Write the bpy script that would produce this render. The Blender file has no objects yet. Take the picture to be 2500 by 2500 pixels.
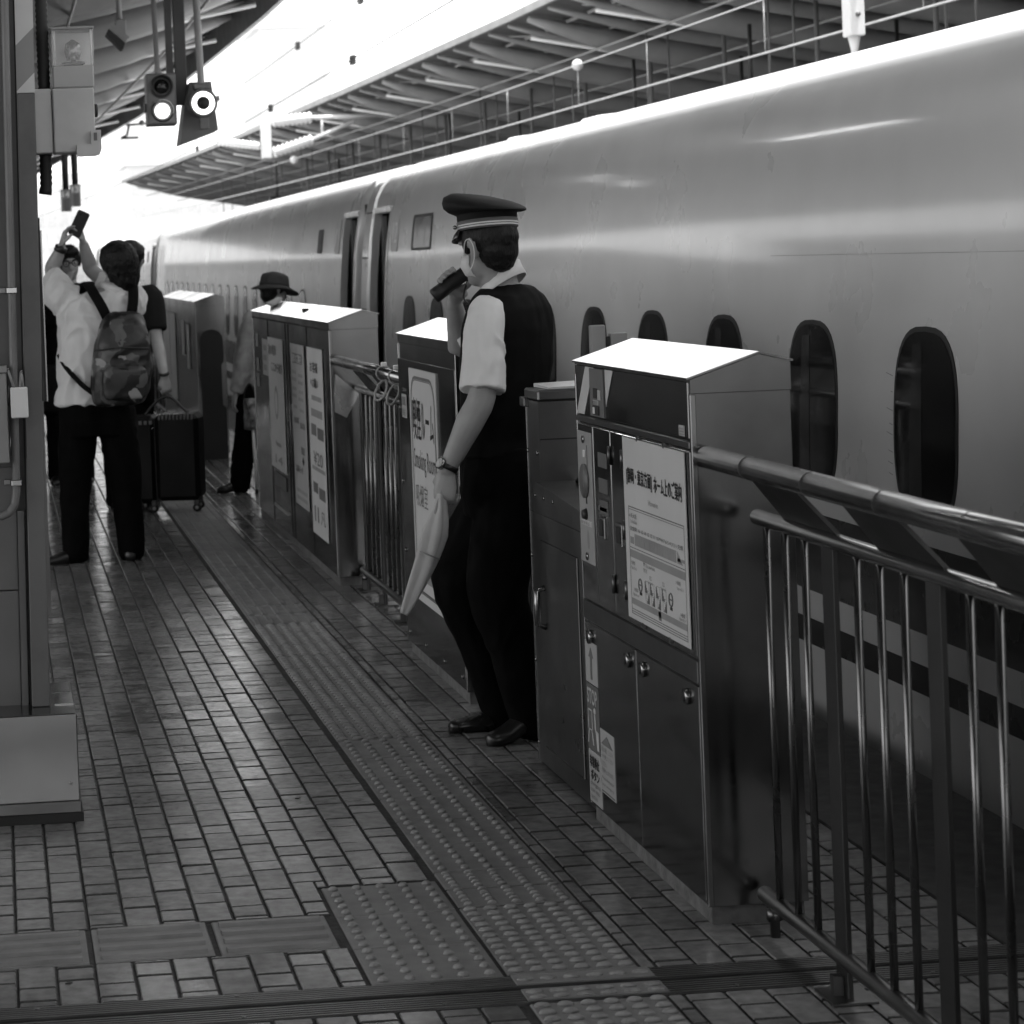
import bpy, bmesh, math, random
from mathutils import Vector, Matrix, noise as mnoise
random.seed(7)
scene = bpy.context.scene
COL = scene.collection
# ---------------------------------------------------------------- camera
cam_d = bpy.data.cameras.new('camera')
cam = bpy.data.objects.new('camera', cam_d)
COL.objects.link(cam)
scene.camera = cam
YAW, PITCH, ROLL = math.radians(4.8913), math.radians(-0.4685), 0.039
fw = Vector((math.sin(YAW)*math.cos(PITCH), math.cos(YAW)*math.cos(PITCH), math.sin(PITCH)))
rt = Vector((math.cos(YAW), -math.sin(YAW), 0)); up = rt.cross(fw)
rt2 = rt*math.cos(ROLL) - up*math.sin(ROLL); up2 = rt*math.sin(ROLL) + up*math.cos(ROLL)
cam.matrix_world = Matrix(((rt2.x, up2.x, -fw.x, 0), (rt2.y, up2.y, -fw.y, 0), (rt2.z, up2.z, -fw.z, 1.62), (0, 0, 0, 1)))
cam_d.sensor_width = 36; cam_d.lens = 86.4
cam_d.shift_x = 0.30; cam_d.shift_y = -0.224
cam_d.clip_start = 0.1; cam_d.clip_end = 2000
cam_d.dof.use_dof = True; cam_d.dof.focus_distance = 7.4; cam_d.dof.aperture_fstop = 9.0
# ---------------------------------------------------------------- world and sun
SUN_EL, SUN_AZ = 79.6, 112.0       # elevation; azimuth measured from +Y towards +X (the track side)
world = bpy.data.worlds.new('World'); scene.world = world; world.use_nodes = True
wn, wl = world.node_tree.nodes, world.node_tree.links
bg = wn['Background']; sky = wn.new('ShaderNodeTexSky'); sky.sky_type = 'NISHITA'; sky.sun_disc = False
sky.sun_elevation = math.radians(SUN_EL); sky.sun_rotation = math.radians(SUN_AZ); sky.dust_density = 0.5; sky.air_density = 2.0
bw = wn.new('ShaderNodeRGBToBW')
wl.new(sky.outputs[0], bw.inputs[0]); wl.new(bw.outputs[0], bg.inputs[0]); bg.inputs[1].default_value = 0.15
sun_d = bpy.data.lights.new('sun', 'SUN'); sun_d.energy = 4.0; sun_d.angle = math.radians(0.5); sun_d.color = (1, 1, 1)
sun = bpy.data.objects.new('sun', sun_d); COL.objects.link(sun)
se, sa = math.radians(SUN_EL), math.radians(SUN_AZ)
sdir = Vector((math.cos(se)*math.sin(sa), math.cos(se)*math.cos(sa), math.sin(se)))
sun.rotation_euler = sdir.to_track_quat('Z', 'Y').to_euler(); sun.location = (20, 0, 40)
scene.view_settings.view_transform = 'Standard'; scene.view_settings.look = 'None'
scene.view_settings.exposure = 1.45; scene.view_settings.gamma = 1.0
scene.render.engine = 'CYCLES'
scene.cycles.use_denoising = True
scene.cycles.max_bounces = 8; scene.cycles.diffuse_bounces = 4; scene.cycles.glossy_bounces = 4
scene.cycles.transmission_bounces = 6; scene.cycles.transparent_max_bounces = 8
scene.cycles.caustics_reflective = False; scene.cycles.caustics_refractive = False
scene.cycles.sample_clamp_indirect = 6.0

# ---------------------------------------------------------------- helpers
def tag(o, label=None, cat=None, group=None, kind=None):
    if label: o['label'] = label
    if cat: o['category'] = cat
    if group: o['group'] = group
    if kind: o['kind'] = kind
    return o

def empty(name, loc=(0, 0, 0)):
    o = bpy.data.objects.new(name, None); COL.objects.link(o); o.location = loc; o.empty_display_size = 0.1
    return o

def link(name, mesh, parent=None, mats=None):
    o = bpy.data.objects.new(name, mesh); COL.objects.link(o)
    if mats is not None:
        for m in (mats if isinstance(mats, (list, tuple)) else [mats]): mesh.materials.append(m)
    if parent is not None:
        o.parent = parent
        o.matrix_parent_inverse = Matrix.Translation(-parent_world(parent))
    return o

def parent_world(p):
    v = Vector(p.location)
    while p.parent is not None:
        break
    return v

def copy_tree(o, parent=None, delta=None):
    c = o.copy(); COL.objects.link(c)
    if parent is not None: c.parent = parent
    elif delta is not None: c.location = Vector(o.location) + Vector(delta)
    for ch in list(o.children): copy_tree(ch, c)
    return c

_mats = {}
def M(name, col, rough=0.5, metal=0.0, var=0.12, scale=6.0, bump=0.0, bscale=80.0, coat=0.0, island=0.0, stretch=(1, 1, 1), spec=0.5, rvar=0.08, dirt=0.0, dscale=1.2, emit=None, sheen=0.0):
    if name in _mats: return _mats[name]
    m = bpy.data.materials.new(name); m.use_nodes = True
    nt = m.node_tree; n, l = nt.nodes, nt.links; b = n['Principled BSDF']
    geo = n.new('ShaderNodeNewGeometry'); mp = n.new('ShaderNodeMapping'); mp.inputs['Scale'].default_value = stretch
    l.new(geo.outputs['Position'], mp.inputs['Vector'])
    nz = n.new('ShaderNodeTexNoise'); nz.inputs['Scale'].default_value = scale; nz.inputs['Detail'].default_value = 6
    l.new(mp.outputs[0], nz.inputs['Vector'])
    cr = n.new('ShaderNodeMapRange'); cr.inputs['From Min'].default_value = 0.3; cr.inputs['From Max'].default_value = 0.7
    cr.inputs['To Min'].default_value = col*(1-var); cr.inputs['To Max'].default_value = col*(1+var)
    l.new(nz.outputs[0], cr.inputs['Value'])
    out = cr.outputs[0]
    if island:
        mi = n.new('ShaderNodeMapRange'); mi.inputs['To Min'].default_value = 1-island; mi.inputs['To Max'].default_value = 1+island
        l.new(geo.outputs['Random Per Island'], mi.inputs['Value'])
        mu = n.new('ShaderNodeMath'); mu.operation = 'MULTIPLY'; l.new(out, mu.inputs[0]); l.new(mi.outputs[0], mu.inputs[1]); out = mu.outputs[0]
    if dirt:
        nd = n.new('ShaderNodeTexNoise'); nd.inputs['Scale'].default_value = dscale; nd.inputs['Detail'].default_value = 8; nd.inputs['Roughness'].default_value = 0.65
        l.new(geo.outputs['Position'], nd.inputs['Vector'])
        md = n.new('ShaderNodeMapRange'); md.inputs['From Min'].default_value = 0.42; md.inputs['From Max'].default_value = 0.68
        md.inputs['To Min'].default_value = 1.0; md.inputs['To Max'].default_value = 1-dirt; l.new(nd.outputs[0], md.inputs['Value'])
        mu = n.new('ShaderNodeMath'); mu.operation = 'MULTIPLY'; l.new(out, mu.inputs[0]); l.new(md.outputs[0], mu.inputs[1]); out = mu.outputs[0]
    cc = n.new('ShaderNodeCombineColor')
    for i in range(3): l.new(out, cc.inputs[i])
    l.new(cc.outputs[0], b.inputs['Base Color'])
    rr = n.new('ShaderNodeMapRange'); rr.inputs['From Min'].default_value = 0.3; rr.inputs['From Max'].default_value = 0.7
    rr.inputs['To Min'].default_value = max(0.02, rough-rvar); rr.inputs['To Max'].default_value = min(1, rough+rvar)
    nr = n.new('ShaderNodeTexNoise'); nr.inputs['Scale'].default_value = scale*0.6+1; nr.inputs['Detail'].default_value = 5
    l.new(mp.outputs[0], nr.inputs['Vector']); l.new(nr.outputs[0], rr.inputs['Value']); l.new(rr.outputs[0], b.inputs['Roughness'])
    b.inputs['Metallic'].default_value = metal
    b.inputs['Specular IOR Level'].default_value = spec
    if coat: b.inputs['Coat Weight'].default_value = coat; b.inputs['Coat Roughness'].default_value = 0.09
    if sheen: b.inputs['Sheen Weight'].default_value = sheen
    if bump:
        nb = n.new('ShaderNodeTexNoise'); nb.inputs['Scale'].default_value = bscale; nb.inputs['Detail'].default_value = 4 if bscale > 5 else 0.3
        l.new(mp.outputs[0], nb.inputs['Vector'])
        bp = n.new('ShaderNodeBump'); bp.inputs['Strength'].default_value = bump; bp.inputs['Distance'].default_value = 0.01
        l.new(nb.outputs[0], bp.inputs['Height']); l.new(bp.outputs[0], b.inputs['Normal'])
    if emit: b.inputs['Emission Color'].default_value = (1, 1, 1, 1); b.inputs['Emission Strength'].default_value = emit
    _mats[name] = m
    return m

class MB:
    """collects faces, build() links them as one mesh object"""
    def __init__(s): s.v = []; s.f = []; s.mi = []; s.sm = []
    def add(s, vs, fs, mi=0, sm=False):
        o = len(s.v); s.v += [tuple(p) for p in vs]
        for f in fs: s.f.append(tuple(i+o for i in f)); s.mi.append(mi); s.sm.append(sm)
        return s
    def box(s, x0, x1, y0, y1, z0, z1, bev=0.0, mi=0):
        if x0 > x1: x0, x1 = x1, x0
        if y0 > y1: y0, y1 = y1, y0
        if z0 > z1: z0, z1 = z1, z0
        if not bev:
            vs = [(x, y, z) for z in (z0, z1) for y in (y0, y1) for x in (x0, x1)]
            return s.add(vs, [(0, 2, 3, 1), (4, 5, 7, 6), (0, 1, 5, 4), (2, 6, 7, 3), (0, 4, 6, 2), (1, 3, 7, 5)], mi)
        b = min(bev, (x1-x0)*.45, (y1-y0)*.45, (z1-z0)*.45)
        bm = bmesh.new()
        r = bmesh.ops.create_cube(bm, size=1)
        for v in bm.verts: v.co = ((x0+x1)/2+v.co.x*(x1-x0), (y0+y1)/2+v.co.y*(y1-y0), (z0+z1)/2+v.co.z*(z1-z0))
        bmesh.ops.bevel(bm, geom=bm.edges[:], offset=b, segments=1, affect='EDGES', profile=0.5)
        bm.verts.index_update()
        s.add([v.co.copy() for v in bm.verts], [[v.index for v in f.verts] for f in bm.faces], mi); bm.free()
        return s
    def prism(s, poly, a0, a1, axis='y', mi=0, sm=False):
        """poly: 2D points; axis x: (y,z), axis y: (x,z), axis z: (x,y)"""
        def p(q, a): return {'x': (a, q[0], q[1]), 'y': (q[0], a, q[1]), 'z': (q[0], q[1], a)}[axis]
        n = len(poly); vs = [p(q, a0) for q in poly]+[p(q, a1) for q in poly]
        ar = sum(poly[i][0]*poly[(i+1) % n][1]-poly[(i+1) % n][0]*poly[i][1] for i in range(n))
        flip = (ar > 0) ^ (axis == 'y') ^ (a1 < a0)
        fs = [tuple(range(n))[::-1], tuple(range(n, 2*n))]+[(i, (i+1) % n, n+(i+1) % n, n+i) for i in range(n)]
        if not flip: fs = [f[::-1] for f in fs]
        s.add(vs, fs[:2], mi, False); o = len(s.v)-2*n
        for f in fs[2:]: s.f.append(tuple(i+o for i in f)); s.mi.append(mi); s.sm.append(sm)
        return s
    def loft(s, rings, cap=True, mi=0, sm=True, close=True):
        n = len(rings[0]); vs = [p for r in rings for p in r]; fs = []
        for i in range(len(rings)-1):
            for j in range(n if close else n-1):
                k = (j+1) % n; fs.append((i*n+j, i*n+k, (i+1)*n+k, (i+1)*n+j))
        if cap and close: fs.append(tuple(range(n))[::-1]); fs.append(tuple((len(rings)-1)*n+j for j in range(n)))
        return s.add(vs, fs, mi, sm)
    def tube(s, pts, r, seg=10, cap=True, mi=0, sm=True, flat=None, round_ends=False, updir=None):
        pts = [Vector(p) for p in pts]; n = len(pts)
        rs = list(r) if isinstance(r, (list, tuple)) else [r]*n
        if round_ends:
            t0 = (pts[0]-pts[1]).normalized(); t1 = (pts[-1]-pts[-2]).normalized(); P2, R2 = [], []
            a0 = rs[0][0] if isinstance(rs[0], (tuple, list)) else rs[0]; a1 = rs[-1][0] if isinstance(rs[-1], (tuple, list)) else rs[-1]
            def sc(q, k): return tuple(c*k for c in q) if isinstance(q, (tuple, list)) else q*k
            for k in (0.15, 0.6, 0.9): P2.append(pts[0]+t0*a0*math.sqrt(1-k*k)*0.8); R2.append(sc(rs[0], k))
            P2 += pts; R2 += rs
            for k in (0.9, 0.6, 0.15): P2.append(pts[-1]+t1*a1*math.sqrt(1-k*k)*0.8); R2.append(sc(rs[-1], k))
            pts, rs, n = P2, R2, len(P2)
        ref = Vector(updir) if updir is not None else None
        rings = []; prev = None
        for i, p in enumerate(pts):
            t = (pts[min(i+1, n-1)]-pts[max(i-1, 0)]).normalized()
            if prev is None:
                a = ref if ref is not None else (Vector((0, 0, 1)) if abs(t.z) < .9 else Vector((1, 0, 0)))
                u = (a-t*a.dot(t)).normalized()
            else: u = (prev-t*prev.dot(t)).normalized()
            prev = u; w = t.cross(u)
            q = rs[i]; ra, rb = q if isinstance(q, (tuple, list)) else (q, q)
            rings.append([p+u*(ra*math.cos(2*math.pi*j/seg))+w*(rb*math.sin(2*math.pi*j/seg)) for j in range(seg)])
        return s.loft(rings, cap, mi, sm)
    def cyl(s, p0, p1, r, seg=16, mi=0, sm=True, cap=True): return s.tube([p0, p1], r, seg, cap, mi, sm)
    def sphere(s, c, r, seg=12, rings=8, mi=0):
        rx, ry, rz = r if isinstance(r, (tuple, list)) else (r, r, r); R = []
        for i in range(rings+1):
            a = math.pi*i/rings; k = max(math.sin(a), .01)
            R.append([(c[0]+rx*k*math.cos(2*math.pi*j/seg), c[1]+ry*k*math.sin(2*math.pi*j/seg), c[2]-rz*math.cos(a)) for j in range(seg)])
        return s.loft(R, True, mi, True)
    def torus(s, c, n, R, r, seg=28, ts=8, mi=0):
        n = Vector(n).normalized(); a = Vector((0, 0, 1)) if abs(n.z) < .9 else Vector((1, 0, 0)); u = n.cross(a).normalized(); w = n.cross(u); c = Vector(c); vs = []; fs = []
        for i in range(seg):
            A = 2*math.pi*i/seg; d = u*math.cos(A)+w*math.sin(A)
            for j in range(ts):
                B = 2*math.pi*j/ts; vs.append(c+d*(R+r*math.cos(B))+n*(r*math.sin(B)))
        for i in range(seg):
            for j in range(ts): fs.append((i*ts+j, ((i+1) % seg)*ts+j, ((i+1) % seg)*ts+(j+1) % ts, i*ts+(j+1) % ts))
        return s.add(vs, fs, mi, True)
    def mesh(s, name='mesh'):
        me = bpy.data.meshes.new(name); me.from_pydata([tuple(v) for v in s.v], [], s.f)
        me.polygons.foreach_set('material_index', s.mi); me.polygons.foreach_set('use_smooth', s.sm)
        bm = bmesh.new(); bm.from_mesh(me); bmesh.ops.recalc_face_normals(bm, faces=bm.faces[:]); bm.to_mesh(me); bm.free()
        me.update(); return me
    def build(s, name, mats, parent=None): return link(name, s.mesh(name), parent, mats)

def thing(name, label, cat, loc=(0, 0, 0), group=None): return tag(empty(name, loc), label, cat, group)
def mbox(name, mat, parent, *a, bev=0.0): return MB().box(*a, bev=bev).build(name, mat, parent)

# text: mapped into a rectangle. frame: origin, right vector, up vector (metres)
def text_mesh(txt):
    c = bpy.data.curves.new('txt', 'FONT'); c.body = txt; c.resolution_u = 3
    o = bpy.data.objects.new('txt', c); COL.objects.link(o)
    dg = bpy.context.evaluated_depsgraph_get(); me = bpy.data.meshes.new_from_object(o.evaluated_get(dg))
    bpy.data.objects.remove(o); bpy.data.curves.remove(c); return me
def text(txt, org, right, upv, w, h, mat, parent, name='lettering', bold=0.0):
    """org = lower left corner of the lettering, w x h its size"""
    me = text_mesh(txt); xs = [v.co.x for v in me.vertices]; ys = [v.co.y for v in me.vertices]
    if not xs: return None
    x0, x1, y0, y1 = min(xs), max(xs), min(ys), max(ys); R, U, O = Vector(right).normalized(), Vector(upv).normalized(), Vector(org)
    for v in me.vertices: v.co = O+R*((v.co.x-x0)/(x1-x0)*w)+U*((v.co.y-y0)/max(y1-y0, 1e-6)*h)
    if bold:
        N = R.cross(U); base = [(v.co.copy()) for v in me.vertices]; fs = [tuple(p.vertices) for p in me.polygons]
        vs = []; F = []
        for k, (a, b) in enumerate(((0, 0), (bold, 0), (-bold, 0), (0, bold), (0, -bold))):
            o = len(vs); vs += [p+R*a+U*b+N*(0.00015*k) for p in base]; F += [tuple(i+o for i in f) for f in fs]
        me2 = bpy.data.meshes.new('lettering'); me2.from_pydata(vs, [], F); bpy.data.meshes.remove(me); me = me2
    return link(name, me, parent, mat)

# ---------------------------------------------------------------- materials
m_brick = M('paver_clay', 0.25, 0.15, var=0.22, scale=30, bump=0.07, bscale=110, island=0.28, dirt=0.36, dscale=3.2, spec=0.5, rvar=0.1)
m_joint = M('joint_mortar', 0.06, 0.8, var=0.3, scale=60, bump=0.4, bscale=200)
m_tact = M('tactile_resin', 0.25, 0.5, var=0.12, scale=14, bump=0.1, bscale=160, island=0.06, dirt=0.25, dscale=3)
m_bump = M('lit_worn_bump', 0.31, 0.45, var=0.2, scale=60)  # domes lighter: light on the bumps put into the colour, beside wear
m_alu = M('ribbed_aluminium', 0.16, 0.38, metal=0.7, var=0.25, scale=10, stretch=(1, 8, 1), dirt=0.3)
m_dark = M('dark_gap', 0.012, 0.8)
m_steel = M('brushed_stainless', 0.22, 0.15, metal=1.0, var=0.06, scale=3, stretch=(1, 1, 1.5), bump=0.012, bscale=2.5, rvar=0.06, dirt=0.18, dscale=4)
m_topnear = M('stainless_top_near', 0.30, 0.12, metal=1.0, var=0.35, scale=5, stretch=(.6, 2.2, 1), dirt=0.45, dscale=6, rvar=0.08)  # streaks and dirt tone stand in for reflected roof edge and wires
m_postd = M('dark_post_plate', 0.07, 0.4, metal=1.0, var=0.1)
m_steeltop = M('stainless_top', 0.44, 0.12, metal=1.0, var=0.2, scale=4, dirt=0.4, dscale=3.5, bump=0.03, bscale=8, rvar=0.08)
m_steel2 = M('dull_stainless', 0.17, 0.33, metal=1.0, var=0.14, scale=7, dirt=0.2, rvar=0.06)
m_tubesteel = M('polished_tube', 0.30, 0.2, metal=1.0, var=0.08, scale=9, rvar=0.05)
m_bar = M('satin_bar', 0.17, 0.26, metal=1.0, var=0.08, scale=9, rvar=0.05)
m_plinth = M('plinth_stainless', 0.3, 0.2, metal=1.0, var=0.12, scale=3, rvar=0.06, dirt=0.15)
m_concrete = M('concrete_plinth', 0.16, 0.85, var=0.3, scale=22, bump=0.4, bscale=70, dirt=0.3)
m_paper = M('sign_paper', 0.62, 0.5, var=0.05, scale=4)
m_paper2 = M('grey_sign', 0.42, 0.5, var=0.06, scale=4)
m_ink = M('black_ink', 0.015, 0.6)
m_inkg = M('grey_ink', 0.16, 0.6)
m_inkl = M('light_grey_ink', 0.3, 0.6)
m_white = M('white_paint', 0.8, 0.4, var=0.03)
m_train = M('white_train_paint', 0.57, 0.30, var=0.05, scale=2, bump=0.12, bscale=1.3, coat=0.4, rvar=0.05, dirt=0.03, dscale=0.8)
m_stripe = M('dark_blue_stripe', 0.022, 0.25, var=0.05, coat=0.5)
m_glass = M('dark_window_glass', 0.012, 0.05, var=0.3, scale=3, spec=0.5, rvar=0.02)
m_rubber = M('black_rubber', 0.012, 0.6)
m_black = M('black_plastic', 0.018, 0.45)
m_interior = M('dark_interior', 0.03, 0.7)
m_grey = M('grey_enamel', 0.3, 0.45, var=0.06, dirt=0.1)
m_greyd = M('dark_grey_enamel', 0.15, 0.5, var=0.1, dirt=0.15)
m_canopy = M('canopy_deck', 0.1, 0.7, var=0.2, scale=2, dirt=0.2)
m_tubep = M('painted_canopy_tube', 0.3, 0.5, var=0.08, scale=2, dirt=0.12)
# ================================================================ the platform
floor = tag(MB().box(-8, 2.72, -6, 200, -1.2, -0.006).build('platform', m_joint), kind='structure')
tag(MB().box(2.72, 10.6, -6, 260, -1.45, -1.3).build('track_bed', M('ballast_slab', 0.1, 0.9, var=0.3, scale=8)), kind='structure')
tag(MB().box(-300, 400, -40, 700, -3.2, -3.0).build('ground', M('city_ground', 0.25, 0.9, var=0.2, scale=0.1)), kind='structure')
tag(MB().box(10.6, 20, -6, 260, -1.3, 0).build('opposite_platform', M('far_platform', 0.16, 0.8, var=0.2, scale=3)), kind='structure')
# clay pavers: columns 0.0895 m apart, a long and a short piece alternating
PITCH_X, X0 = 0.0895, -0.01
BARS_Y = (5.715, 6.01)
def blocked(x0, x1, y0, y1):
    """split a paver by the tactile paving and the joint cover: returns the pieces left over"""
    zones = [(1.078, 1.385, 4.0, 200.0), (0.768, 1.078, 5.405, 6.275), (-3.0, 0.768, 5.712, 6.012), (-3.0, 2.72, 5.2, 5.4)]
    parts = [(x0, x1, y0, y1)]
    for a, b, c, d in zones:
        new = []
        for p in parts:
            if p[1] <= a or p[0] >= b or p[3] <= c or p[2] >= d: new.append(p); continue
            if p[0] < a: new.append((p[0], a-.004, p[2], p[3]))
            if p[1] > b: new.append((b+.004, p[1], p[2], p[3]))
            if p[2] < c: new.append((max(p[0], a), min(p[1], b), p[2], c-.004))
            if p[3] > d: new.append((max(p[0], a), min(p[1], b), d+.004, p[3]))
        parts = new
    return [p for p in parts if p[1]-p[0] > .012 and p[3]-p[2] > .012]
def brick_geo(mb, w, l, cx=0, cy=0, dz=0, tx=0, ty=0):
    c = 0.0028; hw, hl = w/2, l/2; zt = dz; zb = -0.014
    def q(x, y, z): return (cx+x, cy+y, z+tx*x+ty*y if z > -0.01 else z)
    vs = [q(-hw+c, -hl+c, zt), q(hw-c, -hl+c, zt), q(hw-c, hl-c, zt), q(-hw+c, hl-c, zt),
          q(-hw, -hl, zt-c), q(hw, -hl, zt-c), q(hw, hl, zt-c), q(-hw, hl, zt-c),
          q(-hw, -hl, zb), q(hw, -hl, zb), q(hw, hl, zb), q(-hw, hl, zb)]
    fs = [(0, 1, 2, 3)]+[(4+i, 4+(i+1) % 4, (i+1) % 4, i) for i in range(4)]+[(8+i, 8+(i+1) % 4, 4+(i+1) % 4, 4+i) for i in range(4)]
    mb.add(vs, [fs[0], fs[2], fs[4]], 0); o = len(mb.v)-12
    for f in [fs[1], fs[3]]+fs[5:]: mb.f.append(tuple(i+o for i in f)); mb.mi.append(1); mb.sm.append(False)
full = []; odd = MB()
rb = random.Random(3)
for k in range(-18, 25):
    xa = X0+k*PITCH_X; gap = 0.0072
    y = 3.6 if k % 2 == 0 else 3.6+0.147
    ph = 6.737 if k % 2 == 0 else 6.885
    y = ph-0.2985*int((ph-4.2)/0.2985)-0.2985
    xs = (xa+gap/2, xa+PITCH_X-gap/2)
    ymax = 27 if k > -4 else 16
    while y < ymax:
        for l, s in ((0.199, 0), (0.0995, 1)):
            a, b = y+.0042, y+l-.0042; y += l
            if k % 2 == 1 and s == 0: pass
            ps = blocked(xs[0], xs[1], a, b)
            for p in ps:
                if len(ps) == 1 and abs(p[1]-p[0]-(xs[1]-xs[0])) < 1e-6 and abs(p[3]-p[2]-(b-a)) < 1e-6:
                    full.append(((p[0]+p[1])/2, (p[2]+p[3])/2, s))
                else: brick_geo(odd, p[1]-p[0], p[3]-p[2], (p[0]+p[1])/2, (p[2]+p[3])/2, rb.uniform(-.001, .001))
bw_, bl_ = PITCH_X-0.0072, (0.1906, 0.0911)
bmesh_pair = []
for s in (0, 1):
    t = MB(); brick_geo(t, bw_, bl_[s]); me = t.mesh('brick'); me.materials.append(m_brick); me.materials.append(m_joint); bmesh_pair.append(me)
def in_view(x, y):
    # inside the picture: lens cone on the floor, and not under the cabinets
    u = x/y; return 4.98 < y < 9 and -0.008-0.02 < u < 0.395 and not (1.6 < x < 1.9 and y > 5.68)
near = sorted([b for b in full if in_view(b[0], b[1])], key=lambda b: b[1])[:300]
nearset = set(near)
for (x, y, s) in near:
    o = bpy.data.objects.new('brick', bmesh_pair[s]); COL.objects.link(o); o.parent = floor
    o.location = (x, y, rb.uniform(-.0012, .0012)); o.rotation_euler = (rb.uniform(-.012, .012), rb.uniform(-.016, .016), rb.uniform(-.006, .006))
for b in full:
    if b not in nearset: brick_geo(odd, bw_, bl_[b[2]], b[0], b[1], rb.uniform(-.0012, .0012), rb.uniform(-.016, .016), rb.uniform(-.012, .012))
tag(odd.build('paving_bricks', [m_brick, m_joint], floor), kind='stuff')
MB().box(2.231, 2.72, 3.6, 27, -.02, .0005, bev=.004).build('edge_strip', M('dark_edge_band', .03, .6, var=.3, scale=20, dirt=.3), floor)  # darker band along the track edge of the platform
# ---- tactile paving
def slab(mb, w, l, t=0.0):
    b = .003; hw, hl = w/2-.0022, l/2-.0022
    vs = [(-hw+b, -hl+b, t), (hw-b, -hl+b, t), (hw-b, hl-b, t), (-hw+b, hl-b, t), (-hw, -hl, t-b), (hw, -hl, t-b), (hw, hl, t-b), (-hw, hl, t-b), (-hw, -hl, -.014), (hw, -hl, -.014), (hw, hl, -.014), (-hw, hl, -.014)]
    mb.add(vs, [(0, 1, 2, 3)]+[(4+i, 4+(i+1) % 4, (i+1) % 4, i) for i in range(4)], 0); o = len(mb.v)-12
    for i in range(4): mb.f.append(tuple(o+q for q in (8+i, 8+(i+1) % 4, 4+(i+1) % 4, 4+i))); mb.mi.append(2); mb.sm.append(False)
def dome(mb, x, y, rx, ry, h, z=0.0, seg=12):
    R = [[(x+rx*k*math.cos(2*math.pi*j/seg), y+ry*k*math.sin(2*math.pi*j/seg), z+h*q) for j in range(seg)] for k, q in ((1, -.05), (.86, .55), (.6, .9), (.25, 1.0))]
    mb.loft(R, True, mi=1)
def dots(n, m, w, l, rx, ry, h):
    t = MB(); slab(t, w, l)
    for i in range(n):
        for j in range(m): dome(t, -w/2+(i+.5)*w/n, -l/2+(j+.5)*l/m, rx, ry, h)
    return t
def bars_x(n, w, l):   # ridges that run across the platform
    t = MB(); slab(t, w, l)
    for j in range(n):
        y = -l/2+(j+.5)*l/n; hw = w/2-.018
        t.loft([[(x, y+a, b) for a, b in ((-.017, -.001), (-.010, .0075), (.010, .0075), (.017, -.001))] for x in (-hw, -hw+.012, hw-.012, hw)], False, sm=False, close=False)
    return t
def bars_y(n, w, l):
    t = MB(); slab(t, w, l)
    for j in range(n):
        x = -w/2+(j+.5)*w/n; hl = l/2-.012
        t.loft([[(x+a, y, b) for a, b in ((.016, -.001), (.010, .005), (-.010, .005), (-.016, -.001))] for y in (-hl, hl)], False, sm=False, close=False)
    return t
tb = {}
for n_, t in dict(dot=dots(5, 5, .303, .298, .0135, .0135, .0085), oval=dots(6, 6, .303, .29, .0195, .0125, .0085), bx=bars_x(4, .285, .295), by=bars_y(5, .303, .298)).items():
    me = t.mesh('tactile_block'); me.materials.append(m_tact); me.materials.append(m_bump); me.materials.append(m_joint); tb[n_] = me
def put(kind, x, y, sy=1.0, sx=1.0, z=0.0):
    o = bpy.data.objects.new('tactile_block', tb[kind]); COL.objects.link(o); o.parent = floor
    o.location = (x, y, z+rb.uniform(-.001, .001)); o.scale = (sx, sy, 1); o.rotation_euler = (rb.uniform(-.003, .003), rb.uniform(-.004, .004), rb.uniform(-.003, .003))
for i in range(3): put('dot', 0.924, 6.272-.145-i*.2895, .97)
yy = 5.405
put('oval', 1.2325, 5.56); put('oval', 1.2325, 5.85); 
put('dot', 1.2325, 6.085, .56); put('dot', 1.2325, 6.262, .56)
for i in range(6): put('dot', 1.2325, 6.50+i*.3)
for i in range(9): put('oval', 1.2325, 8.30+i*.3)
for i in range(52): put('by', 1.2325, 11.0+i*.3)
put('oval', 1.2325, 5.05); put('oval', 1.2325, 4.75)
for x in (0.608, 0.313, 0.018, -0.277, -0.572): put('bx', x, 5.862)
# ---- expansion joint cover: two ribbed aluminium strips and a dark gap
ej = tag(empty('expansion_joint', (0.8, 5.3, 0)), 'ribbed metal expansion joint strip crossing the paving at the bottom', 'floor joint')
for y0, y1 in ((5.318, 5.398), (5.203, 5.292)):
    t = MB(); t.box(-3, 2.7, y0, y1, -.014, -.001)
    n = 6
    for i in range(n):
        y = y0+(y1-y0)*(i+.5)/n; t.box(-3, 2.7, y-.0042, y+.0042, -.002, .0022)
    t.build('cover_strip', m_alu, ej)
MB().box(-3, 2.7, 5.292, 5.318, -.014, -.010).build('gap', m_dark, ej)
t = MB()
for y0, y1 in ((5.322, 5.394), (5.207, 5.288)): t.box(1.085, 1.395, y0, y1, .001, .0055)
t.build('cover_plate', m_tact, ej)
t = MB()
for y in (5.357, 5.262, 5.225):
    for i in range(6): dome(t, 1.11+i*.052, y, .02, .0125, .0045, .0055)
tag(t.build('studs', [M('worn_stud', 0.3, 0.5, var=0.35, scale=60), M('worn_stud', 0.3)], ej), kind='stuff')
t = MB()
for x in (0.03, 0.47, 0.905, 1.55, 1.99, 2.4):
    for y in (5.38, 5.225): t.cyl((x, y, .001), (x, y, .0035), .006, 10)
tag(t.build('screws', m_steel2, ej), kind='stuff')
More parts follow.
